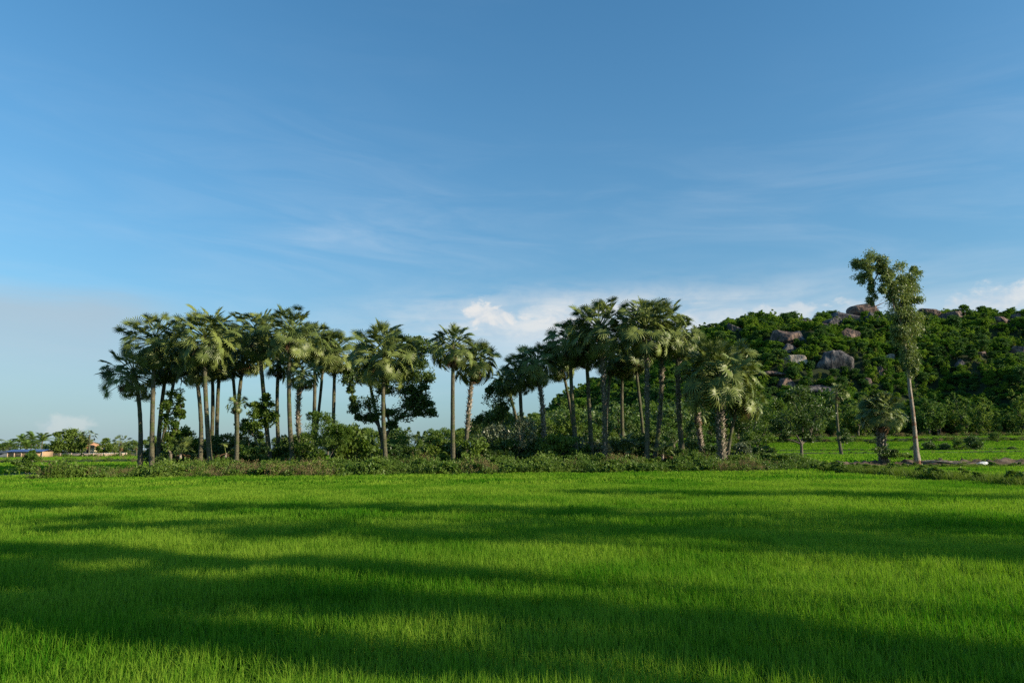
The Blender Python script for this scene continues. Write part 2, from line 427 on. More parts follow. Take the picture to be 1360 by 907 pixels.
hx = np.linspace(_px[0] - 10, _px[-1] + 10, 170); hy = np.linspace(262, 740, 90)
HX, HY = np.meshgrid(hx, hy)
HZ = np.vectorize(hill_z)(HX, HY)
vi = np.arange(HX.size).reshape(HX.shape)
quads = np.stack([vi[:-1, :-1], vi[:-1, 1:], vi[1:, 1:], vi[1:, :-1]], -1).reshape(-1, 4)
hill = link('hill', np_mesh('hill', np.stack([HX, HY, HZ], -1).reshape(-1, 3), [quads], M['hillside'], True))
tag(hill, kind='structure')


# ------------------------------------------------------------------ rice
def rice_tile(seed, size, n, h, wd, spread=0.27, curve=0.26, base=0.02):
    g = np.random.default_rng(seed)
    nt = n // 6
    tc_ = (g.random((nt, 2)) - 0.5) * size
    k = g.integers(0, nt, n)
    xy = tc_[k] + g.normal(size=(n, 2)) * 0.030 * (size ** 0.5)
    th = g.random(n) * 2 * math.pi
    short = g.random(n) < .68
    base = np.where(short, h * .54, base)
    hh = np.where(short, h * .46, h) * g.uniform(0.74, 1.0, n) * (1 + g.normal(size=n) * 0.045)
    lean = np.abs(g.normal(size=n)) * np.where(short, spread * 1.7, spread)
    ux, uy = np.cos(th), np.sin(th)
    ph = th + math.pi / 2 + g.normal(size=n) * 0.7
    sx, sy = np.cos(ph), np.sin(ph)
    V = []
    ts = [0.0, 0.5, 0.82, 1.0]; ws = [0.7, 1.0, 0.6, 0.0]
    for t, ww in zip(ts, ws):
        off = hh * (lean * t + curve * lean * 3 * t ** 3)
        z = base + hh * t * (1 - 0.18 * lean * t * 3)
        cx, cy = xy[:, 0] + ux * off, xy[:, 1] + uy * off
        W = wd * ww / 2
        if ww > 0:
            V.append(np.stack([cx - sx * W, cy - sy * W, z], 1)); V.append(np.stack([cx + sx * W, cy + sy * W, z], 1))
        else: V.append(np.stack([cx, cy, z], 1))
    V = np.stack(V, 1)  # n,7,3
    b = np.arange(n)[:, None] * 7
    q = np.concatenate([b + np.array([0, 1, 3, 2]), b + np.array([2, 3, 5, 4])]); t = b + np.array([4, 5, 6])
    a = np.repeat(g.random(n), 7)
    return np_mesh('rice_tile', V.reshape(-1, 3), [q, t], M['rice'], True, a)


NEAR = [rice_tile(10 + k, 1.06, 2100, 0.46, 0.0056) for k in range(4)]
MID = [rice_tile(20 + k, 1.08, 760, 0.47, 0.0105) for k in range(4)]
FAR = [rice_tile(30 + k, 2.15, 620, 0.48, 0.032) for k in range(3)]
VFAR = [rice_tile(40 + k, 6.3, 700, 0.55, 0.11, 0.3) for k in range(3)]


def rice_height(x, y):
    return 1 + 0.16 * fbm(x, y, 0.35, 3, 2) + 0.10 * fbm(x, y, 1.1, 2, 5)


P = []; RO = []; SCL = []; IX = []
BUND_X = lambda y: 20.3 + 0.02 * (y - 30)
def bank_front(x): return 43.6 + 0.055 * x + 0.5 * math.sin(x * 0.7) + 0.3 * math.sin(x * 1.9 + 1)
def add_tile(x, y, base, nv, z=0.0):
    P.append((x, y, z)); RO.append(rnd.choice((0, .5, 1, 1.5)) * math.pi); IX.append(base + rnd.randrange(nv))
    s = rice_height(x, y); SCL.append((1, 1, s))
for iy in range(0, 13):
    y = 1.6 + iy
    for ix in range(-14, 15):
        if abs(ix) < 0.80 * y + 2.5: add_tile(ix, y, 0, 4)
for iy in range(0, 17):
    y = 14.6 + iy
    for ix in range(-30, 31):
        if abs(ix) < 0.80 * y + 3 and abs(ix - BUND_X(y)) > 0.7 + 2 * (ix > 30): add_tile(ix, y, 4, 4)
for iy in range(0, 8):
    y = 32.1 + iy * 2
    for ix in range(-22, 25):
        x = ix * 2
        if abs(x) < 0.82 * y + 4 and (y < bank_front(x) + 0.8 or x < -26 or x > 22) and abs(x - BUND_X(y)) > 1.3: add_tile(x, y, 8, 3)
rice = scatter('rice', P, RO, SCL, IX, NEAR + MID + FAR, 'young green rice standing over the whole near paddy')
rice['category'] = 'rice'

# far paddies
P = []; RO = []; SCL = []; IX = []
for y in np.arange(62, 292, 6.0):
    for x in np.arange(-200, 300, 6.0):
        if x > -60 and x < 5 and y > 160: continue
        if abs(x) > 0.85 * y + 10: continue
        if y > 178 and x < -60: continue
        if x < -22 and y < 64: pass
        elif y < 64: continue
        z = float(ground_z(x, y))
        P.append((x, y, z + (0.35 if 155 < y < 292 and x > 0 else 0))); RO.append(rnd.choice((0, 1, 2, 3)) * math.pi / 2); IX.append(rnd.randrange(3)); SCL.append((1, 1, 1.0))
far_rice = scatter('far_rice', P, RO, SCL, IX, VFAR, 'green rice in the distant paddies beyond the bank')
far_rice['category'] = 'rice'

# ------------------------------------------------------------------ banks
def mound(name, path, half, height, mat, ends=2.0, nseg=80, rough=0.12, seed=3, cat='structure'):
    path = [Vector(p) for p in path]
    g = Geo(); rows = []
    for i in range(nseg + 1):
        t = i / nseg * (len(path) - 1); k = min(int(t), len(path) - 2); f = t - k
        p = path[k].lerp(path[k + 1], f); d = (path[k + 1] - path[k]).normalized(); nrm = Vector((-d.y, d.x, 0))
        e = min(1, min(i, nseg - i) / nseg * (len(path) - 1) * 6 + 0.02)
        for j in range(-6, 7):
            s = j / 6; q = p + nrm * (s * half * (1 + 0.15 * fbm(p.x, p.y, 0.3, 2, seed)))
            z = height * e * (1 - abs(s) ** 2.4) * (1 + 0.3 * fbm(q.x, q.y, 0.5, 3, seed)) + rough * fbm(q.x, q.y, 1.5, 3, seed + 3) * (1 - abs(s))
            rows.append((q.x, q.y, p.z + z - 0.06))
    vi = np.arange(len(rows)).reshape(nseg + 1, 13)
    q = np.stack([vi[:-1, :-1], vi[1:, :-1], vi[1:, 1:], vi[:-1, 1:]], -1).reshape(-1, 4)
    o = link(name, np_mesh(name, rows, [q], mat, True)); tag(o, kind='structure'); return o


BANK = [(-33, 49, 0), (-10, 50, 0), (12, 51.5, 0), (21.5, 52, 0)]
mound('earth_bank', BANK, 7.0, 0.36, M['hillside'], nseg=110)
mound('field_bund', [(20.9, 53, 0), (20.4, 40, 0), (20.0, 30, 0), (19.8, 18, 0)], 0.9, 0.42, M['soil'], seed=8)
mound('bare_earth_bank', [(21, 55.5, 0), (30, 58, 0), (40, 58.5, 0), (62, 59, 0)], 1.7, 0.50, M['earth'], seed=5, rough=0.5, nseg=140)
mound('far_bund', [(3, 112, 0.1), (60, 113, 0.1), (110, 114, 0.1)], 1.0, 0.5, M['soil'], seed=6)
mound('far_bund', [(2, 156, 0.2), (70, 157, 0.2), (160, 158, 0.2)], 1.4, 0.6, M['soil'], seed=7)
mound('far_bund', [(2, 214, 1.0), (90, 215, 1.6), (230, 216, 1.6)], 1.6, 1.6, M['hillside'], seed=9)
mound('far_bund', [(10, 262, 3.0), (120, 262, 3.6), (300, 262, 3.6)], 1.8, 1.1, M['earth'], seed=10)
mound('far_bund', [(-190, 100, 0), (-110, 98, 0), (-40, 96, 0)], 1.2, 0.7, M['soil'], seed=12)

# irrigation water behind the bare bank
mw = bpy.data.materials.new('water'); mw.use_nodes = True; t = NT(mw.node_tree)
nz = t.noise(t.n('ShaderNodeTexCoord').outputs['Object'], 6.0, 3)
bp = t.n('ShaderNodeBump', ins={'Strength': 0.15, 'Distance': 0.02, 'Height': nz})
p = t.n('ShaderNodeBsdfPrincipled', ins={'Base Color': (0.05, 0.06, 0.045, 1), 'Roughness': 0.06, 'Specular IOR Level': 0.8, 'Normal': bp.outputs[0]})
t.n('ShaderNodeOutputMaterial', ins={0: p.outputs[0]})
g = Geo(); xs = np.linspace(36, 64, 20)
vv = [(x, yy, 0.06) for x in xs for yy in (60.5 + 0.3 * math.sin(x), 64.5 + 0.4 * math.sin(x * 1.3))]
g.add(vv, [(2 * i, 2 * i + 2, 2 * i + 3, 2 * i + 1) for i in range(19)])
tag(link('water', g.mesh('water', mw)), kind='structure')

# ------------------------------------------------------------------ weeds on the banks
def weed_clump(seed, kind):
    g = np.random.default_rng(seed); G = Geo()
    if kind == 'leafy':
        v, q, a = clump_leaves(g, [(0, 0, .30, .42, .42, .32), (.15, .1, .5, .25, .25, .22)], 26, .13, .075, sub=9, spread=0.45)
        G.add(v, q, a=a); mt = M['weed']
    elif kind == 'tall':
        n = 26
        for k in range(n):
            th = g.random() * 6.28; ln = g.uniform(.05, .35); h = g.uniform(.45, .95)
            base = np.array((g.normal() * .16, g.normal() * .16, 0)); tip = base + np.array((math.cos(th) * ln, math.sin(th) * ln, h))
            G.tube([base, (base + tip) / 2 + np.array((0, 0, .04)), tip], [.006, .005, .002], 3)
            c = base + (tip - base) * g.uniform(.25, 1.0, (13, 1)) + g.normal(size=(13, 3)) * .03
            v, q, a = cards(c, g.normal(size=(13, 3)) + np.array((math.cos(th), math.sin(th), .6)), .12, .05, g); G.add(v, q, a=a)
        mt = M['weed']
    elif kind == 'dry':
        n = 40
        for k in range(n):
            th = g.random() * 6.28; ln = g.uniform(.05, .4); h = g.uniform(.4, .9)
            base = np.array((g.normal() * .2, g.normal() * .2, 0)); tip = base + np.array((math.cos(th) * ln, math.sin(th) * ln, h))
            G.tube([base, tip], [.005, .003], 3)
            c = tip + g.normal(size=(7, 3)) * np.array((.05, .05, .08)); v, q, a = cards(c, g.normal(size=(7, 3)), .07, .03, g); G.add(v, q, a=a)
        mt = M['weed_dry']
    else:
        n = 150
        th = g.random(n) * 6.28; r = np.abs(g.normal(size=n)) * .28
        b = np.stack([np.cos(th) * r, np.sin(th) * r, np.zeros(n)], 1)
        d = np.stack([np.cos(th) * g.uniform(.1, .7, n), np.sin(th) * g.uniform(.1, .7, n), np.ones(n)], 1)
        L = g.uniform(.3, .65, n)
        v, q, a = cards(b + d / np.linalg.norm(d, axis=1, keepdims=True) * L[:, None] * .5, d, L, .018, g); G.add(v, q, a=a); mt = M['grass']
    return G.mesh('weed_clump', mt)


WEEDS = [weed_clump(50, 'leafy'), weed_clump(51, 'leafy'), weed_clump(52, 'tall'), weed_clump(53, 'tall'), weed_clump(54, 'dry'), weed_clump(55, 'grass'), weed_clump(56, 'grass'), weed_clump(57, 'dry')]


def on_bank(x):
    return float(np.interp(x, [p[0] for p in BANK], [p[1] for p in BANK]))


P = []; RO = []; SCL = []; IX = []; TI = []
def weed(x, y, z, s, i, zs=1.0):
    P.append((x, y, z)); RO.append(rnd.random() * 6.28); SCL.append((s, s, s * zs)); IX.append(i)
x = -38
while x < 22.3:
    f = bank_front(x); c = on_bank(x)
    for k in range(13):
        yy = f - 0.2 + (rnd.random() ** 1.5) * 12.0; xx = x + rnd.uniform(-.3, .3)
        u = fbm(xx, yy, 0.22, 3, 21); dry = u > 0.22 - (0.12 if xx < -14 else 0)
        h = 0.92 if yy - f < 2.2 else 0.82
        h *= 1 + 0.6 * fbm(xx, yy, 0.35, 3, 31)
        z = 0.45 * (1 - min(1, abs(yy - c) / 7.0) ** 2.4) - 0.05
        edge = min(1.0, (22.6 - xx) / 2.5, (xx + 30.6 + .72 * (f - yy)) / 2.5)
        if edge < 0: continue
        s = rnd.uniform(0.75, 1.35) * h * max(0.35, edge)
        if xx > 14: s *= 0.85
        i = rnd.choice((4, 7, 4, 2)) if dry and rnd.random() < 0.22 else rnd.choice((0, 1, 0, 1, 2, 3, 5))
        weed(xx, yy, z, s, i)
    x += 0.27
undergrowth = scatter('undergrowth', P, RO, SCL, IX, WEEDS, 'tangled weeds and low scrub covering the palm bank')
undergrowth['category'] = 'undergrowth'

P = []; RO = []; SCL = []; IX = []
for k in range(360):     # the low bund running towards the camera
    yy = rnd.uniform(20, 52); xx = BUND_X(yy) + rnd.gauss(0, .45)
    weed(xx, yy, 0.25, rnd.uniform(.5, .95), rnd.choice((5, 6, 5, 6, 6, 0)))
for k in range(520):     # grass between rice and bare bank
    xx = rnd.uniform(21, 48); yy = rnd.uniform(50.5, 54.5)
    weed(xx, yy, 0.05, rnd.uniform(.4, .7), rnd.choice((5, 6, 5, 6, 1)))
for k in range(60):
    xx = rnd.uniform(21, 60); yy = 58 + rnd.uniform(-2.5, 2.2)
    weed(xx, yy, 0.3, rnd.uniform(.3, .6), rnd.choice((5, 6, 0, 4, 7)))
for (x0, x1, y0, zz, n, sc_) in ((3, 85, 112.5, .3, 160, .6), (3, 125, 157, .4, 300, .8), (3, 170, 215, 2.4, 800, 1.8), (10, 210, 262, 4.2, 700, 1.9), (-125, -30, 97, .3, 400, 1.0), (-160, -90, 190, 0, 250, 1.5)):
    for k in range(n):
        weed(rnd.uniform(x0, x1), y0 + rnd.gauss(0, .8), zz - 0.2 * abs(rnd.gauss(0, 1)), sc_ * rnd.uniform(.6, 1.2), rnd.choice((0, 1, 5, 6, 3, 4)))
bg_ = scatter('bank_grass', P, RO, SCL, IX, WEEDS, 'rough grass growing on the low bunds between paddies')
bg_['category'] = 'grass'

# ------------------------------------------------------------------ fan palms
def fan_leaf(seed, droop, petiole=1.27, rad=0.62, nseg=26, span=R(155), cup=0.25, wid=1.0, tilt=0.0):
    g = random.Random(seed); G = Geo()
    # petiole, an arched strap
    pts = []; n = 4
    for i in range(n + 1):
        t = i / n; pts.append((petiole * t, 0, -0.10 * droop * t * t * petiole))
    G.tube(pts, [.035, .027, .024, .022, .018], 4)
    hx, hz = petiole, pts[-1][2]
    V = [(hx, 0, hz)]; T = []; Q = []
    def pos(ang, r, lift):
        x = math.cos(ang) * r; y = math.sin(ang) * r * wid
        z = cup * abs(y) * 0.8 - droop * (max(0, r - 0.25) ** 2) * 0.75 + lift
        x -= droop * 0.18 * r * r
        return (hx + x * math.cos(tilt) + z * math.sin(tilt), y, hz - x * math.sin(tilt) + z * math.cos(tilt))
    r1 = 0.24 * rad
    edges = []
    for k in range(nseg + 1):
        a = -span + 2 * span * k / nseg
        edges.append(len(V)); V.append(pos(a, r1 * (1 - 0.25 * (abs(a) / span) ** 2), 0.0))
    for k in range(nseg):
        a = -span + 2 * span * (k + .5) / nseg
        fall = 1 - 0.36 * (abs(a) / span) ** 2.2
        L = rad * fall * g.uniform(0.9, 1.06)
        j = len(V)
        V.append(pos(a, r1 * 1.04 * (1 - 0.25 * (abs(a) / span) ** 2), 0.07))          # fold line of the pleat
        da = span / nseg * 0.34
        V.append(pos(a - da, L * 0.78, 0.01 - g.random() * .04)); V.append(pos(a + da, L * 0.78, 0.01 - g.random() * .04))
        V.append(pos(a + g.uniform(-.03, .03), L * 1.02, -0.02 - 0.10 * g.random()))
        e0, e1 = edges[k], edges[k + 1]
        T += [(0, e0, j), (0, j, e1), (e0, j + 1, j), (j, j + 2, e1), (j, j + 1, j + 2), (j + 1, j + 3, j + 2)]
    G.add(V, t=T, a=[g.random() for _ in V])
    return G


FANS = [fan_leaf(1, .2, nseg=22, tilt=.15).mesh('fan_leaf', M['palm']), fan_leaf(2, .4, nseg=22, cup=.35, tilt=.5).mesh('fan_leaf', M['palm']), fan_leaf(3, .55, nseg=20, cup=.15, tilt=.9).mesh('fan_leaf', M['palm']),
        fan_leaf(4, .1, nseg=22, cup=.5, tilt=0).mesh('fan_leaf', M['palm']), fan_leaf(5, .7, nseg=18, cup=.2, span=R(140), tilt=1.25).mesh('fan_leaf', M['palm']), fan_leaf(8, .3, nseg=20, cup=.1, span=R(150), tilt=.7).mesh('fan_leaf', M['palm'])]
FANS_LONG = [fan_leaf(20 + k, dr_, 1.95, .64, nseg=ns_, cup=cu_, tilt=ti_).mesh('fan_leaf', M['palm']) for k, (dr_, ns_, cu_, ti_) in enumerate(((.2, 22, .25, .15), (.4, 22, .35, .5), (.55, 20, .15, .9), (.1, 22, .5, 0), (.7, 18, .2, 1.25), (.3, 20, .1, .7)))]
DEADS = [fan_leaf(6, 1.3, .9, .8, 18, R(100), .1, .5).mesh('dead_leaf', M['palm_dead']), fan_leaf(7, 1.1, .9, .85, 18, R(85), .3, .45).mesh('dead_leaf', M['palm_dead'])]


def place_leaf(parent, me, name, org, d, roll, s):
    d = Vector(d).normalized()
    z = Vector((0, 0, 1)) - d * d.z
    if z.length < 0.15: z = Vector((math.cos(roll * 7), math.sin(roll * 7), 0)) - d * d.dot(Vector((math.cos(roll * 7), math.sin(roll * 7), 0)))
    z.normalize(); y = z.cross(d)
    m_ = Matrix((d, y, z)).transposed() @ Matrix.Rotation(roll, 3, 'X')
    o = link(name, me, parent); mm = (m_ * s).to_4x4(); mm.translation = org; o.matrix_local = mm
    return o


def bez(p0, p1, p2, t):
    return p0 * (1 - t) ** 2 + p1 * 2 * t * (1 - t) + p2 * t * t


def trunk_mesh(path, r0_, r1_, seed, sides=10, n=26, swell=1.35):
    g = random.Random(seed); G = Geo(); pts = []; rad = []
    for i in range(n + 1):
        t = i / n; p_ = path(t); pts.append(p_)
        r = r0_ + (r1_ - r0_) * t; r *= 1 + (swell - 1) * math.exp(-t * 14); r *= 1 + 0.05 * g.uniform(-1, 1)
        rad.append(r)
    G.tube(pts, rad, sides, 0.03, seed)
    return G


def boots_mesh(path, r, t0, t1, n, seed, size=.22):
    g = random.Random(seed); G = Geo()
    for k in range(n):
        t = t0 + (t1 - t0) * (k + g.random() * .8) / n; p_ = path(min(t, 1)); th = k * 2.4 + g.random() * .5
        o = Vector((math.cos(th), math.sin(th), 0)); s = Vector((-math.sin(th), math.cos(th), 0)); L = size * g.uniform(.6, 1.4)
        a = p_ + o * r * .85; w_ = .10 * g.uniform(.7, 1.2)
        tip = a + o * L * .65 + Vector((0, 0, L * g.uniform(.3, 1.0)))
        v = [a - s * w_, a + s * w_, a + o * .06 + Vector((0, 0, .10)), tip - s * w_ * .35, tip + s * w_ * .35]
        G.add([tuple(x) for x in v], t=[(0, 1, 4), (0, 4, 3), (0, 3, 2), (1, 2, 4), (2, 3, 4)])
    return G


def palm(bpx, bD, crown, R_px, label, mid=None, n=50, dead=6, boots=0, r=0.165, group='sugar palms on the bank', seed=None, up=0.0, top_dead=False, base_z=0.3, name='sugar_palm', th_max=160, cD=None, bpy_=None):
    """fan palm: bpx = pixel x of the foot, crown = (px, py) of the crown's heart, R_px = reach of leaves"""
    seed = seed if seed is not None else int(bpx * 7 + crown[1])
    g = random.Random(seed)
    b = at(bpx, 606, bD); b.z = base_z
    c = at(crown[0], crown[1], cD or bD)
    Rm = R_px * bD / FPX * 1.22
    root = thing(name, b, label, 'palm tree', group)
    cl = c - b
    if mid: mp = at(mid[0], mid[1], bD) - b
    else: mp = cl * 0.5 + Vector((g.uniform(-.25, .25), g.uniform(-.2, .2), 0))
    ctrl = mp * 2 - cl * 0.5
    path = lambda t: bez(Vector((0, 0, -0.25)), ctrl, cl, t)
    link('trunk', trunk_mesh(path, r * 1.12, r * .78, seed).mesh('trunk', M['palm_bark'], True), root)
    if boots:
        o = link('leaf_base', boots_mesh(path, r, 0.04 if boots > 1 else .35, .97, 230 if boots > 1 else 120, seed, .32 if r > .26 else .26).mesh('leaf_base', M['boot']), root); o['kind'] = 'stuff'
    s = Rm / 2.0
    n = int(n * g.uniform(2.4, 3.0)) if R_px > 20 else n; th_max += g.uniform(-22, 8) if R_px > 20 else 0
    tilt_ = (g.uniform(-.16, .16), g.uniform(-.16, .16)); dz_ = g.uniform(.38, .68)
    for k in range(n):
        f = (k + .5) / n
        th = math.acos(.99 + (math.cos(R(th_max)) - .99) * f ** .93) + R(g.uniform(-7, 7)); ph = k * 2.39996 + g.uniform(-.25, .25)
        d = (math.sin(th) * math.cos(ph), math.sin(th) * math.sin(ph), math.cos(th) + up)
        i = g.choice((3, 0, 3, 1)) if f < .25 else (g.choice((0, 1, 5)) if f < .5 else (g.choice((1, 5, 2)) if f < .8 else g.choice((2, 4, 5))))
        place_leaf(root, (FANS_LONG if R_px >= 36 and k % 2 else FANS)[i], 'leaf', cl + Vector((0, 0, (.04 - dz_ * f) * s)), (d[0] + tilt_[0], d[1] + tilt_[1], d[2]), g.uniform(-1.0, 1.0), (.76 if R_px >= 36 and k % 2 else .92) * s * (.84 + .30 * math.sin(th) ** 2) * (g.uniform(.86, 1.06) if g.random() < .7 else g.uniform(.5, .8)))
    dead = int(dead * g.uniform(1.2, 2.6))
    for k in range(dead):
        th = R(g.uniform(125, 168)); ph = g.random() * 6.28
        d = (math.sin(th) * math.cos(ph), math.sin(th) * math.sin(ph), math.cos(th))
        place_leaf(root, g.choice(DEADS), 'dead_leaf', cl + Vector((0, 0, -0.35 * s - .1)), d, g.uniform(-.5, .5), s * g.uniform(.6, .85))
    return root


L_ = 'sugar palm '
palm(203, 52, (206, 448), 38, 'tall sugar palm with pale straight trunk, highest of the outermost clump beside the open fields', mid=(203, 530), n=36, dead=5)
palm(187, 55, (177, 493), 36, 'shorter sugar palm with low drooping crown, outermost of the row towards the village', mid=(186, 550), n=32, dead=7)
palm(211, 57, (224, 478), 33, 'sugar palm with half hidden dark crown between the tall outermost palm and vine column', mid=(214, 545), n=28, dead=8)
palm(282, 51, (272, 444), 41, 'broad bright crowned sugar palm, trunk curving at the foot', mid=(273, 520), n=40, dead=3)
palm(265, 54, (258, 482), 30, 'sugar palm with dry tan leaves hanging in a skirt just beside the curved bright palm', mid=(267, 560), n=26, dead=12)
palm(279, 62, (281, 478), 28, 'slim dark sugar palm standing directly behind the curved bright palm', n=24, dead=5, r=.17)
palm(289, 60, (293, 472), 31, 'slim dark sugar palm close behind the curved bright palm, towards the vine draped one', n=26, dead=6, r=.17)
palm(361, 54, (343, 440), 37, 'tall sugar palm with a leaning trunk wrapped low down in green vine', mid=(350, 520), n=38, dead=4)
palm(316, 57, (326, 466), 34, 'sugar palm with a big brown bundle of dead leaves under a dark crown', mid=(316, 545), n=28, dead=16)
palm(314, 50, (314, 534), 15, 'small short sugar palm with a tight dark brownish head below its taller neighbours', n=34, dead=20, r=.15, th_max=165)
palm(391, 52, (386, 440), 37, 'tall sugar palm with a trunk bowed near the foot, middle of the dense clump', mid=(384, 530), n=38, dead=5)
palm(374, 62, (371, 474), 30, 'straight thin dark sugar palm behind the bowed tall palm', n=26, dead=6, r=.17)
palm(404, 53, (402, 492), 27, 'shorter sugar palm with pinkish dry leaves and a patchy pale trunk', mid=(396, 552), n=24, dead=10, r=.17, boots=1)
palm(413, 59, (417, 454), 32, 'sugar palm with even rounded crown rising behind the big light green bush', n=32, dead=5)
palm(442, 60, (445, 464), 34, 'sugar palm with its crown above the light green bush, last of the dense clump', n=32, dead=7)
palm(515, 52, (511, 466), 44, 'wide bright sugar palm with pale smooth trunk in front of the leafy tree', mid=(509, 550), n=44, dead=6)
palm(602, 52, (602, 458), 33, 'sugar palm with dark straight trunk, first of the separate pair', n=34, dead=7)
palm(618, 54, (630, 478), 33, 'lower sugar palm of the separate pair, with rough pale leaf stubs on its trunk', mid=(622, 550), n=32, dead=6, boots=1)
palm(697, 58, (690, 492), 30, 'low dark sugar palm at the shaded end of the middle group', n=30, dead=6)
palm(721, 55, (712, 480), 33, 'dark crowned sugar palm with trunk spiked with pale leaf stubs in shade', mid=(721, 550), n=34, dead=7, boots=2)
palm(768, 55, (757, 452), 35, 'sugar palm with smooth trunk bending outward at the foot under a dense dark crown', mid=(760, 530), n=34, dead=9)
palm(786, 56, (778, 458), 32, 'sugar palm with slim trunk between the bent one and the spiky pale trunk', mid=(782, 530), n=28, dead=6, r=.17)
palm(803, 53, (796, 434), 42, 'tall sugar palm with a sunlit top and a spiky pale trunk in the shaded group', mid=(802, 520), n=42, dead=5, boots=2)
palm(829, 64, (828, 474), 30, 'dark sugar palm set back between the two tallest crowns', n=30, dead=8)
palm(858, 52, (857, 432), 42, 'very tall sugar palm with a huge round crown and a dark rugged double looking trunk', n=40, dead=6, boots=1)
palm(866, 54, (879, 432), 42, 'very tall sugar palm sharing the huge round crown, its trunk bowing out in the middle', mid=(877, 540), n=40, dead=8, boots=1)
palm(909, 53, (902, 446), 31, 'slender sugar palm with stub covered trunk leaning out from the huge round crown', mid=(901, 535), n=34, dead=11, boots=1, r=.18)
palm(959, 50, (955, 494), 50, 'stout low bushy sugar palm with very wide unkempt crown and thick dark trunk', n=56, dead=7, r=.27, boots=2, th_max=140)
palm(963, 51, (987, 530), 30, 'side head of the stout bushy palm on a thin leaning stem', mid=(974, 560), n=22, dead=5, r=.12)
palm(936, 56, (926, 549), 17, 'small leaning young palm with short stubby trunk beside the stout bushy palm', mid=(929, 575), n=16, dead=4, r=.14, boots=2)
palm(1118, 105, (1111, 519), 15, 'distant slim sugar palm alone in the open paddy with curved pale trunk', mid=(1112, 560), n=30, dead=5, r=.22, group='sugar palms in the open fields', base_z=0.1)
palm(1174, 58, (1172, 546), 31, 'squat sugar palm with a shaggy thick trunk beside the eucalyptus', n=34, dead=8, r=.34, boots=2, th_max=125, up=.1, group='sugar palms in the open fields')
palm(118, 195, (119, 578), 11, 'far sugar palm rising behind the cream village house', n=26, dead=3, r=.25, group='palms in the village', base_z=0)
palm(160, 185, (161, 587), 12, 'far low round sugar palm at the end of the pale village wall', n=28, dead=4, r=.25, group='palms in the village', base_z=0)
palm(181, 200, (181, 591), 7, 'smallest far palm in the gap next to the outermost palm trunk', n=18, dead=2, r=.2, group='palms in the village', base_z=0)


for bx, bd, cr, rp, lb in ((768, 62, (744, 476), 28, 'dark sugar palm hidden behind the one bent outward at its foot'), (803, 63, (813, 472), 27, 'dark sugar palm hidden behind the spiky pale trunk'), (858, 62, (842, 468), 29, 'dark sugar palm hidden behind the rugged double looking trunk'),
                           (211, 63, (238, 472), 26, 'dark sugar palm leaning behind the vine column'), (316, 62, (304, 452), 29, 'dark sugar palm hidden behind the palm with the big brown leaf bundle'), (413, 64, (430, 468), 25, 'dark sugar palm filling the gap behind the even rounded crown'),
                           (515, 61, (486, 486), 24, 'dark low sugar palm leaning out behind the wide bright one'), (697, 63, (672, 506), 21, 'small dark sugar palm peeping beside the low dark palm')):
    palm(bx, bd, cr, rp, lb, n=28, dead=6, r=.15)


def young_palm(px, py, D, Rp, label, n=14, dead=3, up=.5):
    b = at(px, py, D); b.z = max(0.3, b.z - .3)
    root = thing('young_palm', b, label, 'palm tree', 'young palms sprouting on the bank')
    s = Rp * D / FPX / 2.0 * 1.1; g = random.Random(px * 3)
    G = Geo(); G.tube([(0, 0, -.2), (0.02, 0, .35 * s)], [.14 * s, .09 * s], 7); link('trunk', G.mesh('trunk', M['boot']), root)
    for k in range(n):
        th = R(g.uniform(8, 78)); ph = k * 2.4
        place_leaf(root, FANS[g.choice((0, 1, 3, 2))], 'leaf', Vector((0, 0, .2 * s)), (math.sin(th) * math.cos(ph), math.sin(th) * math.sin(ph), math.cos(th) + .1), g.uniform(-.8, .8), s * g.uniform(.7, 1.15))
    for k in range(dead):
        ph = g.random() * 6.28
        place_leaf(root, g.choice(DEADS), 'dead_leaf', Vector((0, 0, .25 * s)), (math.cos(ph), math.sin(ph), -.15), g.uniform(-.5, .5), s * g.uniform(.6, .95))
    return root


young_palm(240, 600, 50, 24, 'young fan palm sprouting beside the foot of the vine covered column')
young_palm(832, 600, 54, 30, 'young fan palm sprouting upright in the gap before the very tall palms', 18, 2)
young_palm(815, 602, 55, 20, 'small young palm at the foot of the spiky pale trunk', 10, 2)
young_palm(880, 602, 52, 26, 'young palm full of dry leaves at the foot of the very tall palms', 10, 9)
young_palm(742, 600, 55, 18, 'small young fan palm in shade beside the trunk with pale stubs', 10, 2)
young_palm(300, 600, 52, 22, 'dry brown young palm slumped beside the curved bright palm', 4, 12)
young_palm(385, 604, 51, 14, 'little dry palm seedling between the two bowed trunks', 4, 6)
young_palm(838, 606, 52, 16, 'collapsed dead young palm lying in front of the upright one', 2, 10)


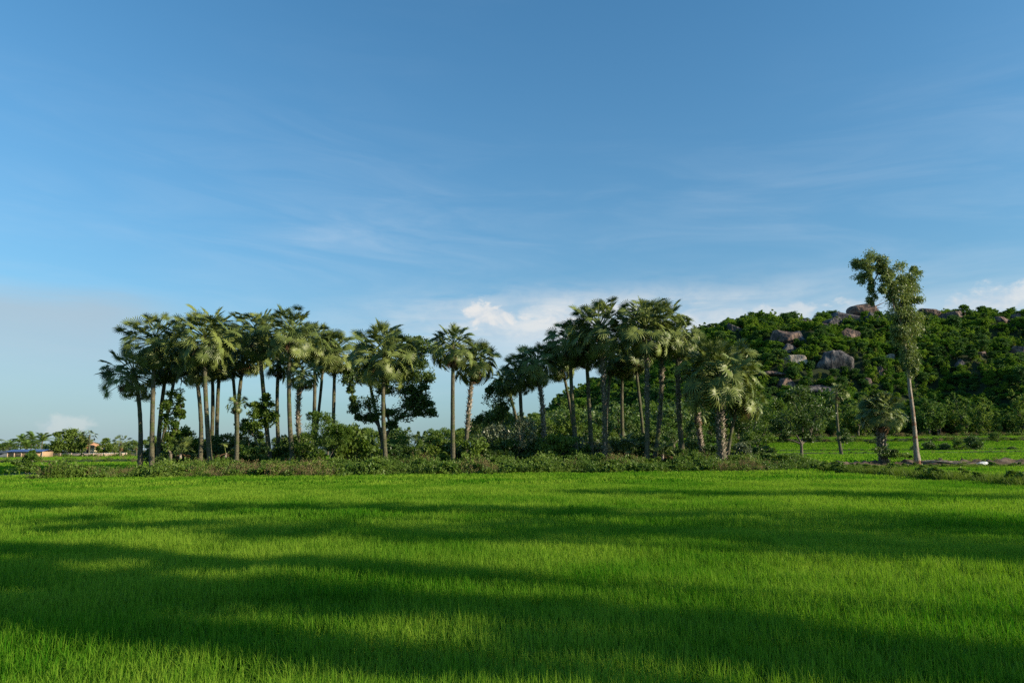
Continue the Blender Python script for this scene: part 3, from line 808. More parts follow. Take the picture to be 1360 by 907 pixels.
# ------------------------------------------------------------------ broadleaf trees
def broad_tree(name, base, blobs, trunk_r, label, cat='tree', group=None, mat='leaf_dark', bark='bark', L=.16, W=.09, per=40, sub=10, seed=1, droop=0.0, fork=0.35, spread=.55, crown_name='crown', sides=8, jitter=.35, bend=None, link_it=True):
    g = np.random.default_rng(seed); rr = random.Random(seed)
    root = thing(name, base, label, cat, group)
    zt = sum(b[2] for b in blobs) / len(blobs); top = Vector((sum(b[0] for b in blobs) / len(blobs), sum(b[1] for b in blobs) / len(blobs), zt))
    f = Vector((top.x * fork * .8, top.y * fork * .8, zt * fork)) if bend is None else Vector(bend)
    G = Geo()
    q1 = Vector((rr.uniform(-.08, .08) * zt * .3, rr.uniform(-.08, .08) * zt * .3, 0))
    path = lambda t: bez(Vector((0, 0, -.3)), f * .5 + q1, f, t)
    G.tube([path(i / 8) for i in range(9)], [trunk_r * (1.35 if i == 0 else 1 - .25 * i / 8) for i in range(9)], sides, .06, seed)
    nodes = [f, path(.8)]
    for b in sorted(blobs, key=lambda q: (Vector(q[:3]) - f).length):
        c = Vector(b[:3]); par = min(nodes, key=lambda q: (q - c).length + .35 * (q - f).length + (2.0 if q.z > c.z + .2 else 0)); nodes.append(c)
        r1 = trunk_r * max(.16, .62 - .5 * (par - f).length / max(.1, (top - f).length * 1.6))
        m_ = (par + c) / 2 + Vector((rr.uniform(-.16, .16), rr.uniform(-.16, .16), rr.uniform(0, .16))) * (c - par).length
        pth = lambda t: bez(par, m_, c, t)
        G.tube([pth(i / 5) for i in range(6)], [r1 * (1 - .5 * i / 5) for i in range(6)], 6, .08, seed + 1)
        for k in range(5):
            d = Vector(g.normal(size=3)); d.z = abs(d.z) * .7; d.normalize(); e = c + Vector((d.x * b[3], d.y * b[4], d.z * b[5])) * .8
            st_ = pth(.55 + .4 * rr.random())
            G.tube([st_, (st_ + e) / 2 + Vector((0, 0, .06 * b[5])), e], [r1 * .35, r1 * .2, r1 * .07], 4)
    link('trunk', G.mesh('trunk', M[bark], True), root)
    G2 = Geo(); v, q, a = clump_leaves(g, blobs, per, L, W, sub, spread, droop, jitter=jitter); G2.add(v, q, a=a)
    link(crown_name, G2.mesh(crown_name, M[mat]), root)
    return root


def blobs_px(base, D, lst, depth=0.9):
    out = []; q = random.Random(int(lst[0][0]) * 3 + len(lst)); lst = [t[:4] + (t[4] if len(t) > 4 else 0,) for t in lst]; small = []
    for (px, py, rx, ry, dz) in lst:
        for k in range(2):
            a = q.uniform(0, 6.28); small.append((px + math.cos(a) * rx * .95, py + math.sin(a) * ry * .95, rx * .5, ry * .5, dz + q.uniform(-.4, .4)))
    lst = [(a, b, c * 1.08, d * 1.08, e) for a, b, c, d, e in lst] + small
    for (px, py, rx, ry, *dz) in lst:
        c = at(px, py, D + (dz[0] if dz else 0)) - base; k = D / FPX
        out.append((c.x, c.y, c.z, rx * k, rx * k * depth, ry * k))
    return out


def tree_px(name, bpx, D, lst, tr, label, base_z=.3, **kw):
    b = at(bpx, 606, D); b.z = base_z
    return broad_tree(name, b, blobs_px(b, D, lst), tr, label, **kw)


tree_px('leafy_tree', 503, 60, [(545, 475, 22, 20), (560, 510, 20, 18), (535, 520, 24, 20, 1), (556, 545, 18, 16), (520, 500, 22, 22), (490, 540, 16, 18), (478, 500, 16, 20), (530, 555, 20, 14), (548, 458, 16, 12), (552, 500, 18, 20), (540, 490, 20, 22, 1), (556, 528, 16, 14), (530, 462, 16, 14), (545, 540, 18, 14), (562, 465, 14, 14), (462, 505, 12, 16), (470, 545, 10, 14)],
        .26, 'big airy broadleaf tree with spreading dark crown behind the wide bright palm', per=20, sub=42, seed=5, L=.20, W=.12, spread=.45, jitter=.95)
tree_px('light_green_bush', 432, 50, [(430, 580, 24, 22), (415, 588, 18, 16), (448, 586, 18, 18), (430, 562, 18, 14), (440, 570, 14, 14)],
        .05, 'large light green bush with upright shoots under the last palms of the dense clump', cat='bush', mat='leaf_bright', per=46, sub=14, seed=6, L=.20, W=.06, fork=.15, droop=-.8, spread=.45)
tree_px('dark_bush', 452, 56, [(455, 590, 16, 12), (466, 595, 14, 10)], .05, 'dark low bush tucked behind the light green bush', cat='bush', per=40, sub=10, seed=61, L=.2, W=.1, fork=.2)
tree_px('climbing_vine', 226, 54, [(226, 548, 12, 14), (225, 570, 9, 14), (222, 592, 8, 12), (232, 530, 11, 12), (238, 550, 6, 8)], .16, 'leafy column of vine smothering a palm stump beside the outermost clump', cat='vine', mat='leaf_bright', per=60, sub=12, seed=8, L=.16, W=.11, spread=.5)
tree_px('climbing_vine', 352, 53, [(350, 548, 15, 16), (342, 562, 14, 13), (358, 558, 12, 12), (334, 572, 12, 10), (352, 535, 10, 9)], .10, 'green vine spilling round the leaning trunk of the tall vine wrapped palm', cat='vine', mat='leaf_bright', per=60, sub=12, seed=9, L=.16, W=.11, spread=.5)
tree_px('scrub_tree', 332, 56, [(330, 582, 14, 14), (322, 572, 10, 12)], .08, 'dark scrub behind the palm with the small brownish head', cat='bush', per=44, sub=10, seed=10, L=.16, W=.1)
tree_px('dark_tree', 655, 60, [(655, 540, 14, 20), (662, 520, 13, 13), (648, 560, 12, 14), (668, 560, 14, 18), (676, 530, 12, 16)], .14, 'dark slender tree between the separate pair and the shaded palms', per=44, sub=12, seed=11, L=.2, W=.12)
tree_px('pale_leaf_shrub', 685, 54, [(684, 580, 16, 18), (700, 572, 12, 16), (672, 588, 12, 12)], .07, 'shrub with greyish shiny leaves before the low dark palm', cat='bush', mat='leaf_pale', per=30, sub=12, seed=12, L=.20, W=.11)
tree_px('pale_leaf_shrub', 652, 54, [(650, 588, 13, 14), (660, 578, 10, 14)], .07, 'smaller grey leaved shrub at the foot of the dark slender tree', cat='bush', mat='leaf_pale', per=28, sub=12, seed=13, L=.20, W=.11)
tree_px('round_tree', 1066, 56, [(1060, 548, 28, 26), (1044, 556, 18, 18), (1082, 554, 18, 18), (1062, 525, 16, 12), (1040, 572, 14, 12), (1078, 572, 14, 12)],
        .14, 'small round dark leaved tree with short trunk at the end of the bank', fork=.45, per=44, sub=13, seed=14, L=.17, W=.10)
tree_px('feathery_tree', 1006, 76, [(1004, 560, 18, 20), (1020, 548, 16, 20), (992, 548, 14, 18), (1012, 580, 14, 10)], .14, 'light green feathery tree behind the side head of the stout palm', mat='leaf_bright', per=60, sub=12, seed=15, L=.26, W=.10, base_z=.1)
tree_px('ivy_clump', 1172, 57.4, [(1172, 600, 10, 7), (1184, 603, 8, 5)], .03, 'ivy mound at the foot of the squat shaggy palm', cat='bush', per=50, sub=10, seed=16, L=.14, W=.1)
tree_px('bush', 1118, 100, [(1122, 580, 8, 8), (1126, 586, 7, 5)], .06, 'little bush at the foot of the distant slim palm', cat='bush', per=30, sub=8, seed=17, L=.25, W=.15, base_z=.1)
for k, (px, py, rx, ry, lb) in enumerate([(1195, 607, 10, 5, 'low weeds heaped between the squat palm and the eucalyptus'), (1060, 610, 20, 7, 'rounded scrub at the foot of the small round tree'), (1032, 612, 18, 7, 'leafy scrub in front of the side head of the stout palm'),
                                          (990, 612, 20, 8, 'leafy scrub in front of the stout palm trunk'), (30, 622, 14, 7, 'tufty scrub ending the bank on the village side'), (43, 611, 8, 9, 'upright leafy shoot on the bank end before the blue roofed shed')]):
    tree_px('scrub', px, 50 if px < 1100 else 57, [(px, py, rx, ry)], .03, lb, cat='bush', group='scrub on the bank', mat='weed', per=50, sub=14, seed=70 + k, L=.15, W=.09, fork=.1, base_z=.15)

BK = []
_b = [(x, y, z) for x, y, z in ((0, 0, .5), (.35, .2, .35), (-.3, -.2, .4), (.1, -.1, .8), (-.35, .25, .7))]
for k, (mt, L0, W0, nm) in enumerate((('leaf_dark', .17, .10, 'dark leafy'), ('leaf_bright', .17, .09, 'bright green leafy'), ('weed', .14, .09, 'scrubby'), ('leaf_pale', .17, .09, 'grey leaved'), ('leaf_dark', .20, .07, 'thin leaved dark'))):
    BK.append((broad_tree('bush', (0, 0, 0), [(x * 1.6, y * 1.6, z * 1.5, .55, .55, .42) for x, y, z in _b], .035, '', cat='bush', group='bushes between the palm trunks', mat=mt, L=L0, W=W0, per=44, sub=10, seed=300 + k, fork=.15), nm))
_ub = [False] * 5; _wd = ('low', 'middling', 'tall', 'broad', 'narrow', 'ragged', 'rounded')
_q = random.Random(19)
_near = [(203, 'the tall outermost palm'), (225, 'the vine column'), (281, 'the curved bright palm'), (315, 'the palm with the small brownish head'), (361, 'the vine wrapped palm'), (391, 'the bowed tall palm'), (442, 'the light green bush'), (508, 'the wide bright palm with smooth trunk'),
         (602, 'the straight dark trunk of the separate pair'), (620, 'the stubby trunk of the separate pair'), (690, 'the low dark shaded palm'), (722, 'the spiky shaded trunk'), (768, 'the trunk bent outward at its foot'), (803, 'the spiky pale trunk'), (829, 'the palm set back in the middle group'), (862, 'the very tall palms'), (909, 'the leaning stub covered palm'), (936, 'the small leaning young palm'), (965, 'the stout bushy palm')]
_cnt = {}
for px in [212, 232, 246, 252, 268, 288, 300, 308, 322, 338, 345, 366, 378, 395, 408, 462, 474, 486, 500, 522, 536, 548, 566, 580, 590, 612, 632, 642, 664, 676, 704, 716, 730, 748, 758, 776, 792, 812, 846, 872, 890, 902, 920, 946, 972, 984, 1000, 1020]:
    i = _q.choice((0, 0, 1, 2, 3, 4)) if px > 640 else _q.choice((0, 1, 1, 2, 4)); o, nm = BK[i]; D = _q.uniform(52.5, 61)
    p_ = at(px + _q.uniform(-3, 3), 600, D); s_ = _q.uniform(.8, 1.75) * (1.15 if 205 < px < 500 else 1); zs = _q.uniform(.8, 1.35)
    c_ = min(_near, key=lambda t: abs(t[0] - px)); wd = _wd[0] if s_ < 1.1 else (_wd[2] if zs > 1.15 else (_wd[3] if s_ > 1.6 else _wd[6]))
    lb = f'{wd} {nm} bush ' + ('just before ' if px < c_[0] else 'just past ') + c_[1]
    _cnt[lb] = _cnt.get(lb, 0) + 1
    if _cnt[lb] > 1: lb = lb.replace('bush just', 'bush a second step' if _cnt[lb] == 2 else 'bush well')
    if not _ub[i]: _ub[i] = True; o.location = (p_.x, D, .3); o.scale = (s_, s_, s_ * zs); o['label'] = lb
    else: dup(o, (p_.x, D, .3), _q.random() * 6.28, (s_, s_, s_ * zs), lb)

UK = []
for k, (mt, nm) in enumerate((('leaf_dark', 'dark'), ('leaf_bright', 'fresh green'), ('foot_leaf', 'mid green'))):
    q = random.Random(500 + k); bl = [(q.uniform(-1.1, 1.1), q.uniform(-.9, .9), 1.5 + 2.6 * (j + .5) / 9, q.uniform(.5, .85), q.uniform(.5, .8), q.uniform(.4, .7)) for j in range(9)]
    UK.append((broad_tree('understory_tree', (0, 0, 0), bl, .07, '', group='small trees under the palm crowns', mat=mt, L=.20, W=.12, per=30, sub=9, seed=510 + k, fork=.3), nm))
_uu = [False] * 3
for px, hp, i in ((232, 34, 0), (300, 36, 0), (322, 44, 0), (340, 40, 1), (372, 34, 0), (470, 44, 2), (486, 40, 0), (530, 44, 2), (552, 36, 1), (574, 34, 0), (640, 66, 0), (655, 74, 0), (668, 84, 0), (682, 70, 2), (700, 62, 0), (712, 50, 1), (733, 60, 0), (748, 72, 1), (762, 58, 1), (776, 50, 0), (793, 56, 2), (812, 60, 0), (826, 48, 1), (842, 58, 0), (872, 52, 1), (888, 62, 2), (900, 46, 0), (920, 60, 0), (936, 54, 2), (975, 50, 1), (1008, 46, 1), (985, 36, 0)):
    o, nm = UK[i]; D = _q.uniform(61, 72); p_ = at(px, 600, D); sc_ = hp * D / FPX / 4.6; wx = _q.uniform(.75, 1.1)
    c_ = min(_near, key=lambda t: abs(t[0] - px)); lb = f'{"taller" if hp > 55 else "smaller"} {nm} tree in the gap ' + ('before ' if px < c_[0] else 'past ') + c_[1]
    _cnt[lb] = _cnt.get(lb, 0) + 1
    if _cnt[lb] > 1: lb = lb.replace('in the gap', 'deeper in the gap' if _cnt[lb] == 2 else 'farther along the gap')
    if not _uu[i]: _uu[i] = True; o.location = (p_.x, D, .1); o.scale = (sc_ * wx, sc_ * wx, sc_); o['label'] = lb
    else: dup(o, (p_.x, D, .1), _q.random() * 6.28, (sc_ * wx, sc_ * wx, sc_), lb)

# eucalyptus with one drooping side limb
b = at(1217, 606, 57); b.z = .35
root = thing('eucalyptus_tree', b, 'tall bent eucalyptus with pale bare trunk and a drooping side crown', 'tree')
def E(px, py, dz=0): return at(px, py, 57 + dz) - b
G = Geo()
spine = [Vector((0.05, 0, -.3)), E(1217, 600), E(1215, 575), E(1212, 545), E(1208, 515), E(1206, 490), E(1203, 465), E(1198, 435), E(1196, 405), E(1196, 378)]
G.tube(spine, [.33, .21, .165, .15, .14, .125, .11, .085, .06, .03], 9, .06, 3)
for pts in ([E(1204, 470), E(1210, 450, .3), E(1214, 425, .5)], [E(1199, 435), E(1188, 412, -.4), E(1184, 392, -.6)], [E(1197, 410), E(1208, 390, .2), E(1212, 372, .4)],
            [E(1197, 420), E(1186, 398, .2), E(1176, 375, .3), E(1168, 360, .3), E(1158, 350, .3), E(1148, 360, .3)], [E(1168, 360, .3), E(1160, 375, .2), E(1156, 392, .2)], [E(1206, 492), E(1213, 480, .2), E(1216, 470)]):
    G.tube(pts, list(np.linspace(.08, .02, len(pts))), 5, .05, 4)
link('trunk', G.mesh('trunk', M['euc_bark'], True), root)
g = np.random.default_rng(33)
def euc_split(bl, sd):
    q = random.Random(sd); out = []
    for (x, y, z, a, b_, c_) in bl:
        for k in range(4):
            th = q.uniform(0, 6.28); ph = q.uniform(-1, 1); r = q.uniform(.2, .85)
            out.append((x + math.cos(th) * a * r, y + math.sin(th) * b_ * r, z + ph * c_ * .8, a * q.uniform(.55, .85), b_ * q.uniform(.55, .85), c_ * q.uniform(.5, .8)))
    return out
bl = blobs_px(b, 57, [(1194, 362, 12, 13), (1208, 368, 12, 12, .4), (1214, 388, 9, 14, .3), (1186, 385, 12, 14, -.4), (1200, 392, 16, 16), (1196, 412, 18, 16), (1206, 430, 15, 16, .3), (1190, 430, 12, 14, -.3), (1204, 452, 14, 15), (1195, 448, 9, 12), (1208, 472, 10, 12), (1201, 470, 7, 14), (1212, 486, 6, 8), (1209, 492, 6, 9), (1203, 430, 18, 16), (1202, 400, 18, 14)])
bl = euc_split(bl, 1); v, q, a = clump_leaves(g, bl, 8, .24, .07, 27, .85, 1.1, jitter=.9); G = Geo(); G.add(v, q, a=a)
link('crown', G.mesh('crown', M['leaf_grey']), root)
bl = blobs_px(b, 57, [(1152, 348, 13, 11), (1144, 362, 9, 12), (1165, 345, 10, 8), (1150, 375, 8, 11), (1158, 392, 5, 10), (1172, 356, 8, 8), (1180, 362, 6, 8)])
bl = euc_split(bl, 2); v, q, a = clump_leaves(g, bl, 8, .24, .07, 27, .85, 1.1, jitter=.9); G = Geo(); G.add(v, q, a=a)
link('side_crown', G.mesh('side_crown', M['leaf_grey']), root)
# roots at the eucalyptus foot
root = thing('surface_root', b + Vector((.3, -.2, 0)), 'gnarled bare roots and dry stems sprawling from the eucalyptus foot', 'roots')
G = Geo(); g_ = random.Random(5)
for k in range(11):
    a0 = g_.uniform(-.6, .5) ; L0 = g_.uniform(1.2, 4.5); pts = [(0, 0, .15)]
    for i in range(1, 6): pts.append((L0 * i / 5 * math.cos(a0) + g_.uniform(-.1, .1), L0 * i / 5 * math.sin(a0) + g_.uniform(-.1, .1), .12 + g_.uniform(-.08, .12) - .02 * i))
    G.tube(pts, [.09, .07, .06, .045, .03, .015], 6, .1, k)
o = link('root_strand', G.mesh('root_strand', M['boot'], True), root); o['kind'] = 'stuff'

# ------------------------------------------------------------------ background trees (copies of a few kinds)
def bg_tree(name, seed, h, wd, mat, label, group, tall=False, L=.6, W=.38, per=26, n=9, kind='tree'):
    g = np.random.default_rng(seed); bl = []
    for k in range(n):
        t = k / (n - 1); z = h * (.14 + .76 * t) if tall else h * (.40 + .42 * g.random())
        prof = math.sin(math.pi * min(1, .25 + .75 * t)) if tall else 1
        r = wd * .5 * (g.uniform(.35, .6) if not tall else .62 * max(.35, prof))
        off = (wd * .5 - r) * g.uniform(.3, 1)
        th = k * 2.4; bl.append((math.cos(th) * off, math.sin(th) * off, z, r, r, r * (1.3 if tall else .8)))
    if not tall: bl.append((0, 0, h * .82, wd * .28, wd * .28, h * .16))
    return broad_tree(name, (0, 0, 0), bl, wd * .035, label, group=group, mat=mat, L=L, W=W, per=per, sub=8, seed=seed, fork=.4, spread=.5)


fl = 'rounded green tree in the distant row at the foot of the hill'
footkinds = [bg_tree('foot_tree', 101, 11, 8, 'foot_leaf', fl, 'trees along the foot of the hill'),
             bg_tree('foot_tree', 102, 13, 6.5, 'foot_leaf', 'tall narrow green tree in the distant row at the foot of the hill', 'trees along the foot of the hill', True),
             bg_tree('foot_tree', 103, 14, 7.5, 'foot_leaf', 'tall narrow green tree in the distant row at the foot of the hill', 'trees along the foot of the hill', True),
             bg_tree('foot_tree', 104, 9, 9, 'foot_leaf', fl, 'trees along the foot of the hill')]
used = [False] * 4
def put(kinds, used, i, loc, rz, s, lb=None, grp=None):
    o = kinds[i]
    if not used[i]:
        used[i] = True; o.location = loc; o.rotation_euler = (0, 0, rz); o.scale = s if isinstance(s, tuple) else (s, s, s)
        if lb: o['label'] = lb
        if grp: o['group'] = grp
        return o
    return dup(o, loc, rz, s, lb, grp)


g_ = random.Random(11)
x = 20.0
while x < 330:
    for row in range(3):
        y = 278 + row * 11 + g_.uniform(-4, 4); xx = x + g_.uniform(-3, 3)
        i = g_.choice((0, 1, 1, 2, 2, 3))
        put(footkinds, used, i, (xx, y, float(ground_z(xx, y)) - .3), g_.random() * 6.28, g_.uniform(.9, 1.45))
    x += 7.0
# middle distance row, seen under and between the palms
ml = 'middle distance tree seen under and between the palm trunks'
midkinds = [bg_tree('field_tree', 111, 7.5, 8, 'leaf_bright', ml, 'trees between the palm bank and the hill', L=.42, W=.26, per=34),
            bg_tree('field_tree', 112, 9, 6, 'leaf_dark', ml, 'trees between the palm bank and the hill', True, L=.42, W=.26, per=34),
            bg_tree('field_tree', 113, 6, 7, 'leaf_dark', ml, 'trees between the palm bank and the hill', L=.42, W=.26, per=34),
            bg_tree('field_tree', 114, 8, 6.5, 'foot_leaf', ml, 'trees between the palm bank and the hill', L=.42, W=.26, per=34)]
usedm = [False] * 4
def mid_label(px, i, how):
    c_ = min(_near, key=lambda t: abs(t[0] - px)); lb = f'{how} {("bright spreading", "dark narrow", "dark low", "green rounded")[i]} tree seen ' + ('before ' if px < c_[0] else 'past ') + c_[1]
    _cnt[lb] = _cnt.get(lb, 0) + 1
    return lb if _cnt[lb] == 1 else lb.replace('tree seen', 'tree seen next' if _cnt[lb] == 2 else 'tree seen well')
for px in range(436, 1010, 13):
    D = g_.uniform(120, 165) if px < 900 else g_.uniform(170, 235)
    t_ = at(px + g_.uniform(-5, 5), 600, D)
    hpx = 32 + 16 * float(np.interp(px, [430, 560, 700, 760, 1000], [0, .15, 1.4, 2.4, 2.6])) * g_.uniform(.75, 1.1)
    if 470 < px < 560: hpx += 6
    i = g_.choice((0, 1, 2, 3)); h0 = (7.5, 9, 6, 8)[i]
    s = hpx * D / FPX / h0
    put(midkinds, usedm, i, (t_.x, D, float(ground_z(t_.x, D)) - .2), g_.random() * 6.28, s * g_.uniform(.85, 1.1), mid_label(px, i, 'middle distance'))
for px in range(700, 1000, 16):     # second, taller line before the hill
    D = g_.uniform(225, 265); t_ = at(px + g_.uniform(-6, 6), 600, D); i = g_.choice((0, 1, 3))
    put(midkinds, usedm, i, (t_.x, D, float(ground_z(t_.x, D)) - .2), g_.random() * 6.28, g_.uniform(1.3, 1.9), mid_label(px, i, 'taller far'))
# far low trees on the village side horizon
for px in list(range(-60, 440, 9)):
    D = g_.uniform(420, 620); t_ = at(px + g_.uniform(-4, 4), 600, D); i = g_.choice((0, 2, 3))
    put(midkinds, usedm, i, (t_.x, D, -.5), g_.random() * 6.28, g_.uniform(1.0, 1.5), 'faint low tree on the far horizon beyond the village', 'trees on the far horizon')
for (px, D, s, i) in ((1295, 150, .75, 2), (1275, 155, .5, 0), (1215, 152, .4, 2), (1235, 156, .55, 2), (1255, 154, .5, 2), (1325, 205, .6, 0), (1160, 200, .5, 2), (1345, 150, .35, 2), (1120, 205, .5, 0), (1090, 240, .5, 2)):
    t_ = at(px, 600, D)
    put(midkinds, usedm, i, (t_.x, D, float(ground_z(t_.x, D)) - .9), g_.random() * 6.28, s, 'low round bush on a bund between the far paddies', 'bushes on the far bunds')

# hillside: individual trees, and the mass of scrub under them
hl = 'leafy tree standing in the dense forest on the rocky hillside'
hillkinds = [bg_tree('hill_tree', 121, 8, 8.5, 'hill_leaf', hl, 'trees on the hillside', L=.55, W=.38, per=38),
             bg_tree('hill_tree', 122, 7, 7, 'hill_leaf', hl, 'trees on the hillside', L=.5, W=.36, per=38, n=6),
             bg_tree('hill_tree', 123, 9.5, 6, 'hill_leaf', 'upright leafy tree rising out of the hillside forest', 'trees on the hillside', True, L=.5, W=.36, per=38),
             bg_tree('hill_tree', 124, 8.5, 7.5, 'hill_leaf_dark', 'dark leaved tree in the hillside forest', 'trees on the hillside', L=.5, W=.34, per=40, n=11),
             bg_tree('hill_tree', 125, 7.5, 5.5, 'hill_leaf_pale', 'pale yellowish green tree in the hillside forest', 'trees on the hillside', True, L=.45, W=.3, per=30, n=6),
             bg_tree('hill_tree', 126, 10, 9, 'hill_leaf_dark', 'dark leaved tree in the hillside forest', 'trees on the hillside', L=.55, W=.38, per=34, n=12)]
usedh = [False] * 6
ROCKS = [  # px, py, rx, rz (px), material, label, D guess by ray march
    (1147, 414, 16, 11, 'rock_brown', 'smooth brown dome boulder crowning the hill beside the eucalyptus'),
    (1122, 424, 20, 8, 'rock_dark', 'long dark boulder sloping down from the dome boulder on the ridge'),
    (1108, 430, 12, 6, 'rock_dark', 'low dark slab on the ridge where the boulder chain begins'),
    (1132, 419, 9, 6, 'rock_brown', 'small knob boulder leaning on the dome boulder'),
    (1046, 451, 20, 15, 'rock_brown', 'large brown boulder with a pale streak high on the slope'),
    (1059, 481, 13, 8, 'rock_pale', 'bright cream boulder catching the sun in the forest'),
    (1130, 446, 9, 9, 'rock_brown', 'pinkish block boulder below the ridge dome'),
    (1112, 488, 21, 21, 'rock_dark', 'huge dark grey rock face with pale streaks in the middle of the slope'),
    (1045, 513, 10, 9, 'rock_brown', 'reddish brown rock low on the slope above the round tree'),
    (1234, 419, 13, 8, 'rock_brown', 'reddish brown boulder on the ridge just past the eucalyptus crown'),
    (1266, 422, 13, 9, 'rock_brown', 'rounded brown boulder with a pale edge on the ridge, second past the eucalyptus'),
    (1182, 477, 7, 6, 'rock_pale', 'pale grey rock patch beside the eucalyptus trunk'),
    (1170, 497, 4, 8, 'rock_brown', 'narrow upright mauve rock beside the eucalyptus trunk'),
    (1304, 471, 7, 4, 'rock_brown', 'small pinkish rock poking out of the forest far up the slope'),
    (1277, 485, 6, 7, 'rock_dark', 'dull grey rock half hidden by foliage on the slope'),
    (1354, 469, 11, 9, 'rock_brown', 'brown rock at the edge of the view halfway up the slope'),
    (1330, 428, 10, 6, 'rock_brown', 'low reddish rocks along the ridge beside a pale tree'),
    (1352, 424, 9, 6, 'rock_brown', 'brown ridge boulder at the edge of the view'),
    (976, 437, 9, 9, 'rock_dark', 'grey rocky knob at the shoulder where the ridge drops to the palms'),
    (1154, 510, 4, 6, 'rock_brown', 'small pink rock above the squat palm'),
    (1028, 498, 16, 5, 'rock_brown', 'flat brown ledge under the bright cream boulder'),
    (1070, 428, 9, 4, 'rock_dark', 'low grey boulder in the dip of the ridge'),
    (1085, 520, 20, 8, 'rock_dark', 'grey slab at the base of the huge rock face'),
    (1160, 421, 8, 6, 'rock_dark', 'dark block propped against the far side of the dome boulder'),
    (1098, 434, 7, 4, 'rock_brown', 'little brown stone ending the boulder chain on the ridge'),
    (1060, 452, 9, 9, 'rock_dark', 'dark shoulder of rock beside the brown boulder with the pale streak'),
    (1048, 466, 8, 8, 'rock_dark', 'dark cleft rock under the brown boulder with the pale streak'),
    (1252, 425, 6, 4, 'rock_dark', 'small dark stone between the two ridge boulders past the eucalyptus'),
]


def raymarch(px, py):
    D = 275.0
    while D < 600:
        p_ = at(px, py, D)
        if p_.z < hill_z(p_.x, p_.y) + 1.0: return D
        D += 2.0
    return RIDGE_D


rockpos = []
from mathutils import bvhtree
for k, (px, py, rx, rz, mt, lb) in enumerate(ROCKS):
    D = raymarch(px, py); D = min(D, RIDGE_D - 3); c = at(px, py, D); s = D / FPX
    import bmesh
    q = random.Random(900 + k); bm = bmesh.new(); dr = max(rx, rz) * s
    for _ in range(40 if k == 0 else 15):
        d_ = Vector((q.gauss(0, 1), q.gauss(0, 1), q.gauss(0, 1))).normalized(); d_ *= 1.0 if k == 0 else q.uniform(.9, 1.12)
        bm.verts.new(d_)
    res = bmesh.ops.convex_hull(bm, input=bm.verts[:])
    bmesh.ops.delete(bm, geom=[e for e in res['geom_interior'] if isinstance(e, bmesh.types.BMVert)], context='VERTS')
    bmesh.ops.bevel(bm, geom=bm.edges[:], offset=.07, segments=2, affect='EDGES', profile=.6)
    bmesh.ops.triangulate(bm, faces=bm.faces[:])
    bmesh.ops.subdivide_edges(bm, edges=[e for e in bm.edges if e.calc_length() > .3], cuts=2, use_grid_fill=True)
    bmesh.ops.triangulate(bm, faces=bm.faces[:])
    for v_ in bm.verts:
        co = v_.co.copy(); co *= 1 + noise.fractal(co * 1.8 + Vector((k * 7.1, 0, 0)), .9, 2, 5) * .09
        v_.co = Vector((co.x * rx * s * 1.4, co.y * dr * 1.1, co.z * rz * s * 1.42))
    bmesh.ops.recalc_face_normals(bm, faces=bm.faces[:])
    me = bpy.data.meshes.new('boulder'); bm.to_mesh(me); bm.free(); me.materials.append(M[mt])
    o = link('boulder', me, loc=c + Vector((0, dr * .25, 0))); tag(o, lb, 'boulder', 'granite boulders on the hill')
    rockpos.append((px, py, rx, rz, D))


def hides_rock(x, y, z, r):
    """would a tree here stand between the camera and a boulder"""
    v_ = Vector((x, y, z)) - cam.location
    px = 680 + FPX * v_.dot(rt) / v_.dot(fw); py = 453.5 - FPX * v_.dot(up) / v_.dot(fw); rp = r * FPX / y
    for (a, b_, rx, rz, D) in rockpos:
        if y < D + rx * D / FPX and py - b_ < rz * .15 and abs(px - a) < rx * 1.05 + rp * .65 and abs(py - b_) < rz * .9 + rp * .5: return True
    return False


P = []; RO = []; SCL = []; IX = []; nt = 0
cand = []
y = 292.0
while y < 560:
    st_ = 3.5
    for x in np.arange(-20, 480, st_):
        xx = x + g_.uniform(-2.4, 2.4); yy = y + g_.uniform(-2.4, 2.4)
        if xx > .80 * yy + 15: continue
        if yy > RIDGE_D + 14: continue
        z = hill_z(xx, yy)
        if z < ground_z(xx, yy) + .2: continue
        cand.append((xx, yy, z))
    y += 3.5
g_.shuffle(cand)
for (xx, yy, z) in cand:
    s = g_.uniform(.48, .86) * (1 + .4 * fbm(xx, yy, .03, 2, 40))
    if g_.random() < .10: s *= 1.45
    if hides_rock(xx, yy, z + 4 * s, 3.4 * s):
        s *= .5
        if hides_rock(xx, yy, z + 3 * s, 3.0 * s):
            s *= .7
            if hides_rock(xx, yy, z + 3 * s, .2 * s): continue
    i = g_.choice((0, 0, 1, 1, 2, 3, 3, 5, 4, 0, 2))
    if nt < 290 and s > .62:
        put(hillkinds, usedh, i, (xx, yy, z - 1.2 * s), g_.random() * 6.28, (s * g_.uniform(.8, 1.2), s * g_.uniform(.8, 1.2), s * g_.uniform(.85, 1.3))); nt += 1
    else:
        P.append((xx, yy, z - 1.6 * s)); RO.append(g_.random() * 6.28); SCL.append((s, s, s * g_.uniform(.85, 1.1))); IX.append(i)
forest = scatter('forest', P, RO, SCL, IX, [k.children[1].data if k.children[1].name.startswith('crown') else k.children[0].data for k in hillkinds], 'dense mass of forest covering the hillside')
forest['category'] = 'forest'

# ------------------------------------------------------------------ village
def flat(name, col, rough=.8, scale=1.0):
    M[name] = mat_solid(name, tuple(c * .85 for c in col), col, scale, rough, .15); return M[name]


